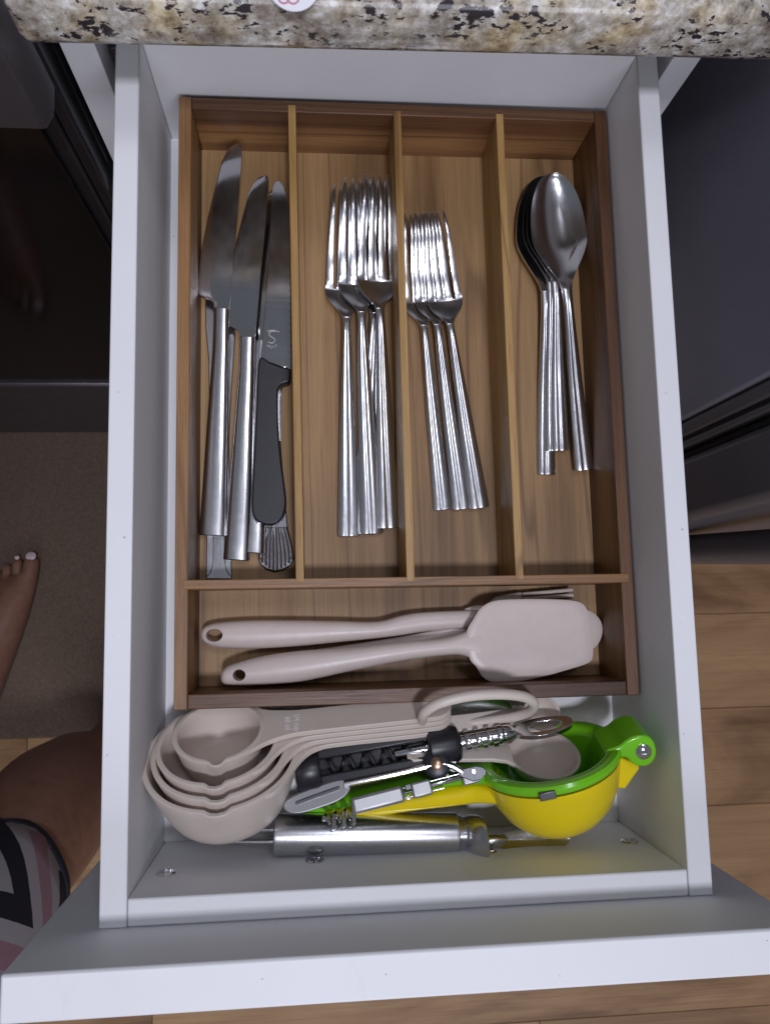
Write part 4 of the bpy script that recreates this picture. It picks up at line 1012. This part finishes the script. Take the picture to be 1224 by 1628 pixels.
# shorts: two legs and a hip band, as cloth around the body
def garment(rings, name, mat, n=48):
    v = []; f = []; uv = []
    for i_, (cx, cy, z, rx, ry, tilt) in enumerate(rings):
        for k_ in range(n):
            a_ = 2 * math.pi * k_ / n
            w_ = 1 + .025 * math.sin(3 * a_ + i_) + .015 * math.sin(7 * a_ + 1.3)
            v.append((cx + rx * w_ * math.cos(a_), cy + ry * w_ * math.sin(a_), z + tilt * math.sin(a_) * ry))
    m_ = len(rings)
    for i_ in range(m_ - 1):
        for k_ in range(n): f.append((i_ * n + k_, i_ * n + (k_ + 1) % n, (i_ + 1) * n + (k_ + 1) % n, (i_ + 1) * n + k_))
    me = bpy.data.meshes.new(name); me.from_pydata(v, [], f); me.update()
    ul = me.uv_layers.new(name='UVMap')
    for poly in me.polygons:
        ks = [vi % n for vi in poly.vertices]
        for li, vi in zip(poly.loop_indices, poly.vertices):
            kk = vi % n
            if max(ks) - min(ks) > n / 2 and kk == 0: kk = n
            ul.data[li].uv = (kk / n * 0.42, v[vi][2])
    o = link(name, me, mat, pe, world=True, angle=80)
    sd = o.modifiers.new('solid', 'SOLIDIFY'); sd.thickness = 0.0016; sd.offset = 1
    return o
for lg, off in ((right, 0), (left, 1)):
    c1 = lg[3]; c2 = lg[2]; c3 = lg[1]
    rg = [(c1[0] - .004, c1[1] - .004, -0.352, .0690, .0700, 0.0), (c1[0] - .004, c1[1] - .006, -0.32, .0715, .0725, 0.0), (c2[0], c2[1], -0.20, .080, .084, 0), (c3[0], c3[1], -0.06, .090, .098, 0), (pelvis[0] * .4 + c3[0] * .6, pelvis[1], 0.04, .100, .112, 0)]
    garment(rg, 'shorts_leg', 'cloth')
    garment([(c1[0] - .004, c1[1] - .004, -0.3575, .0696, .0706, 0), (c1[0] - .004, c1[1] - .004, -0.3445, .0702, .0712, 0)], 'hem', 'navy')
garment([(-0.36, -0.34, 0.02, .165, .115, 0), (-0.36, -0.34, 0.10, .158, .115, 0), (-0.36, -0.34, 0.17, .135, .110, 0), (-0.36, -0.34, 0.215, .128, .108, 0)], 'shorts_hip', 'cloth')

# ------------------------------------------------------------------ sub-parts: hang small pieces on the part they sit on
def nest(root_name, part_name, child_names):
    for root in [o for o in bpy.data.objects if o.parent is None and o.name.split('.')[0] == root_name]:
        parts = [c for c in root.children if c.name.split('.')[0] == part_name]
        if not parts: continue
        for c in list(root.children):
            if c.name.split('.')[0] in child_names:
                c.parent = parts[0]; c.matrix_parent_inverse = parts[0].matrix_basis.inverted()
nest('oven', 'door_frame', {'door_glass'})
nest('refrigerator', 'door', {'handle'})
nest('measuring_cup', 'handle', {'printed_text'})
nest('sticker', 'paper', {'printed_ring', 'printed_bar'})
nest('citrus_squeezer', 'hinge_arm', {'rivet'})
nest('citrus_squeezer', 'upper_bowl', {'lock_tab'})
nest('steak_knife', 'blade', {'emblem', 'emblem_ray'})
nest('shell_knife', 'handle', {'flute'})
nest('butter_knife', 'blank', {'engraved_line'})
nest('winged_corkscrew', 'pivot_boss', {'pivot_rivet', 'gear_tooth'})
nest('winged_corkscrew', 'lever', {'lever_paddle'})
nest('winged_corkscrew', 'collar', {'collar_edge'})
nest('folding_corkscrew', 'hinge_plate', {'hinge_pin'})
nest('person', 'body', {'toenail'})
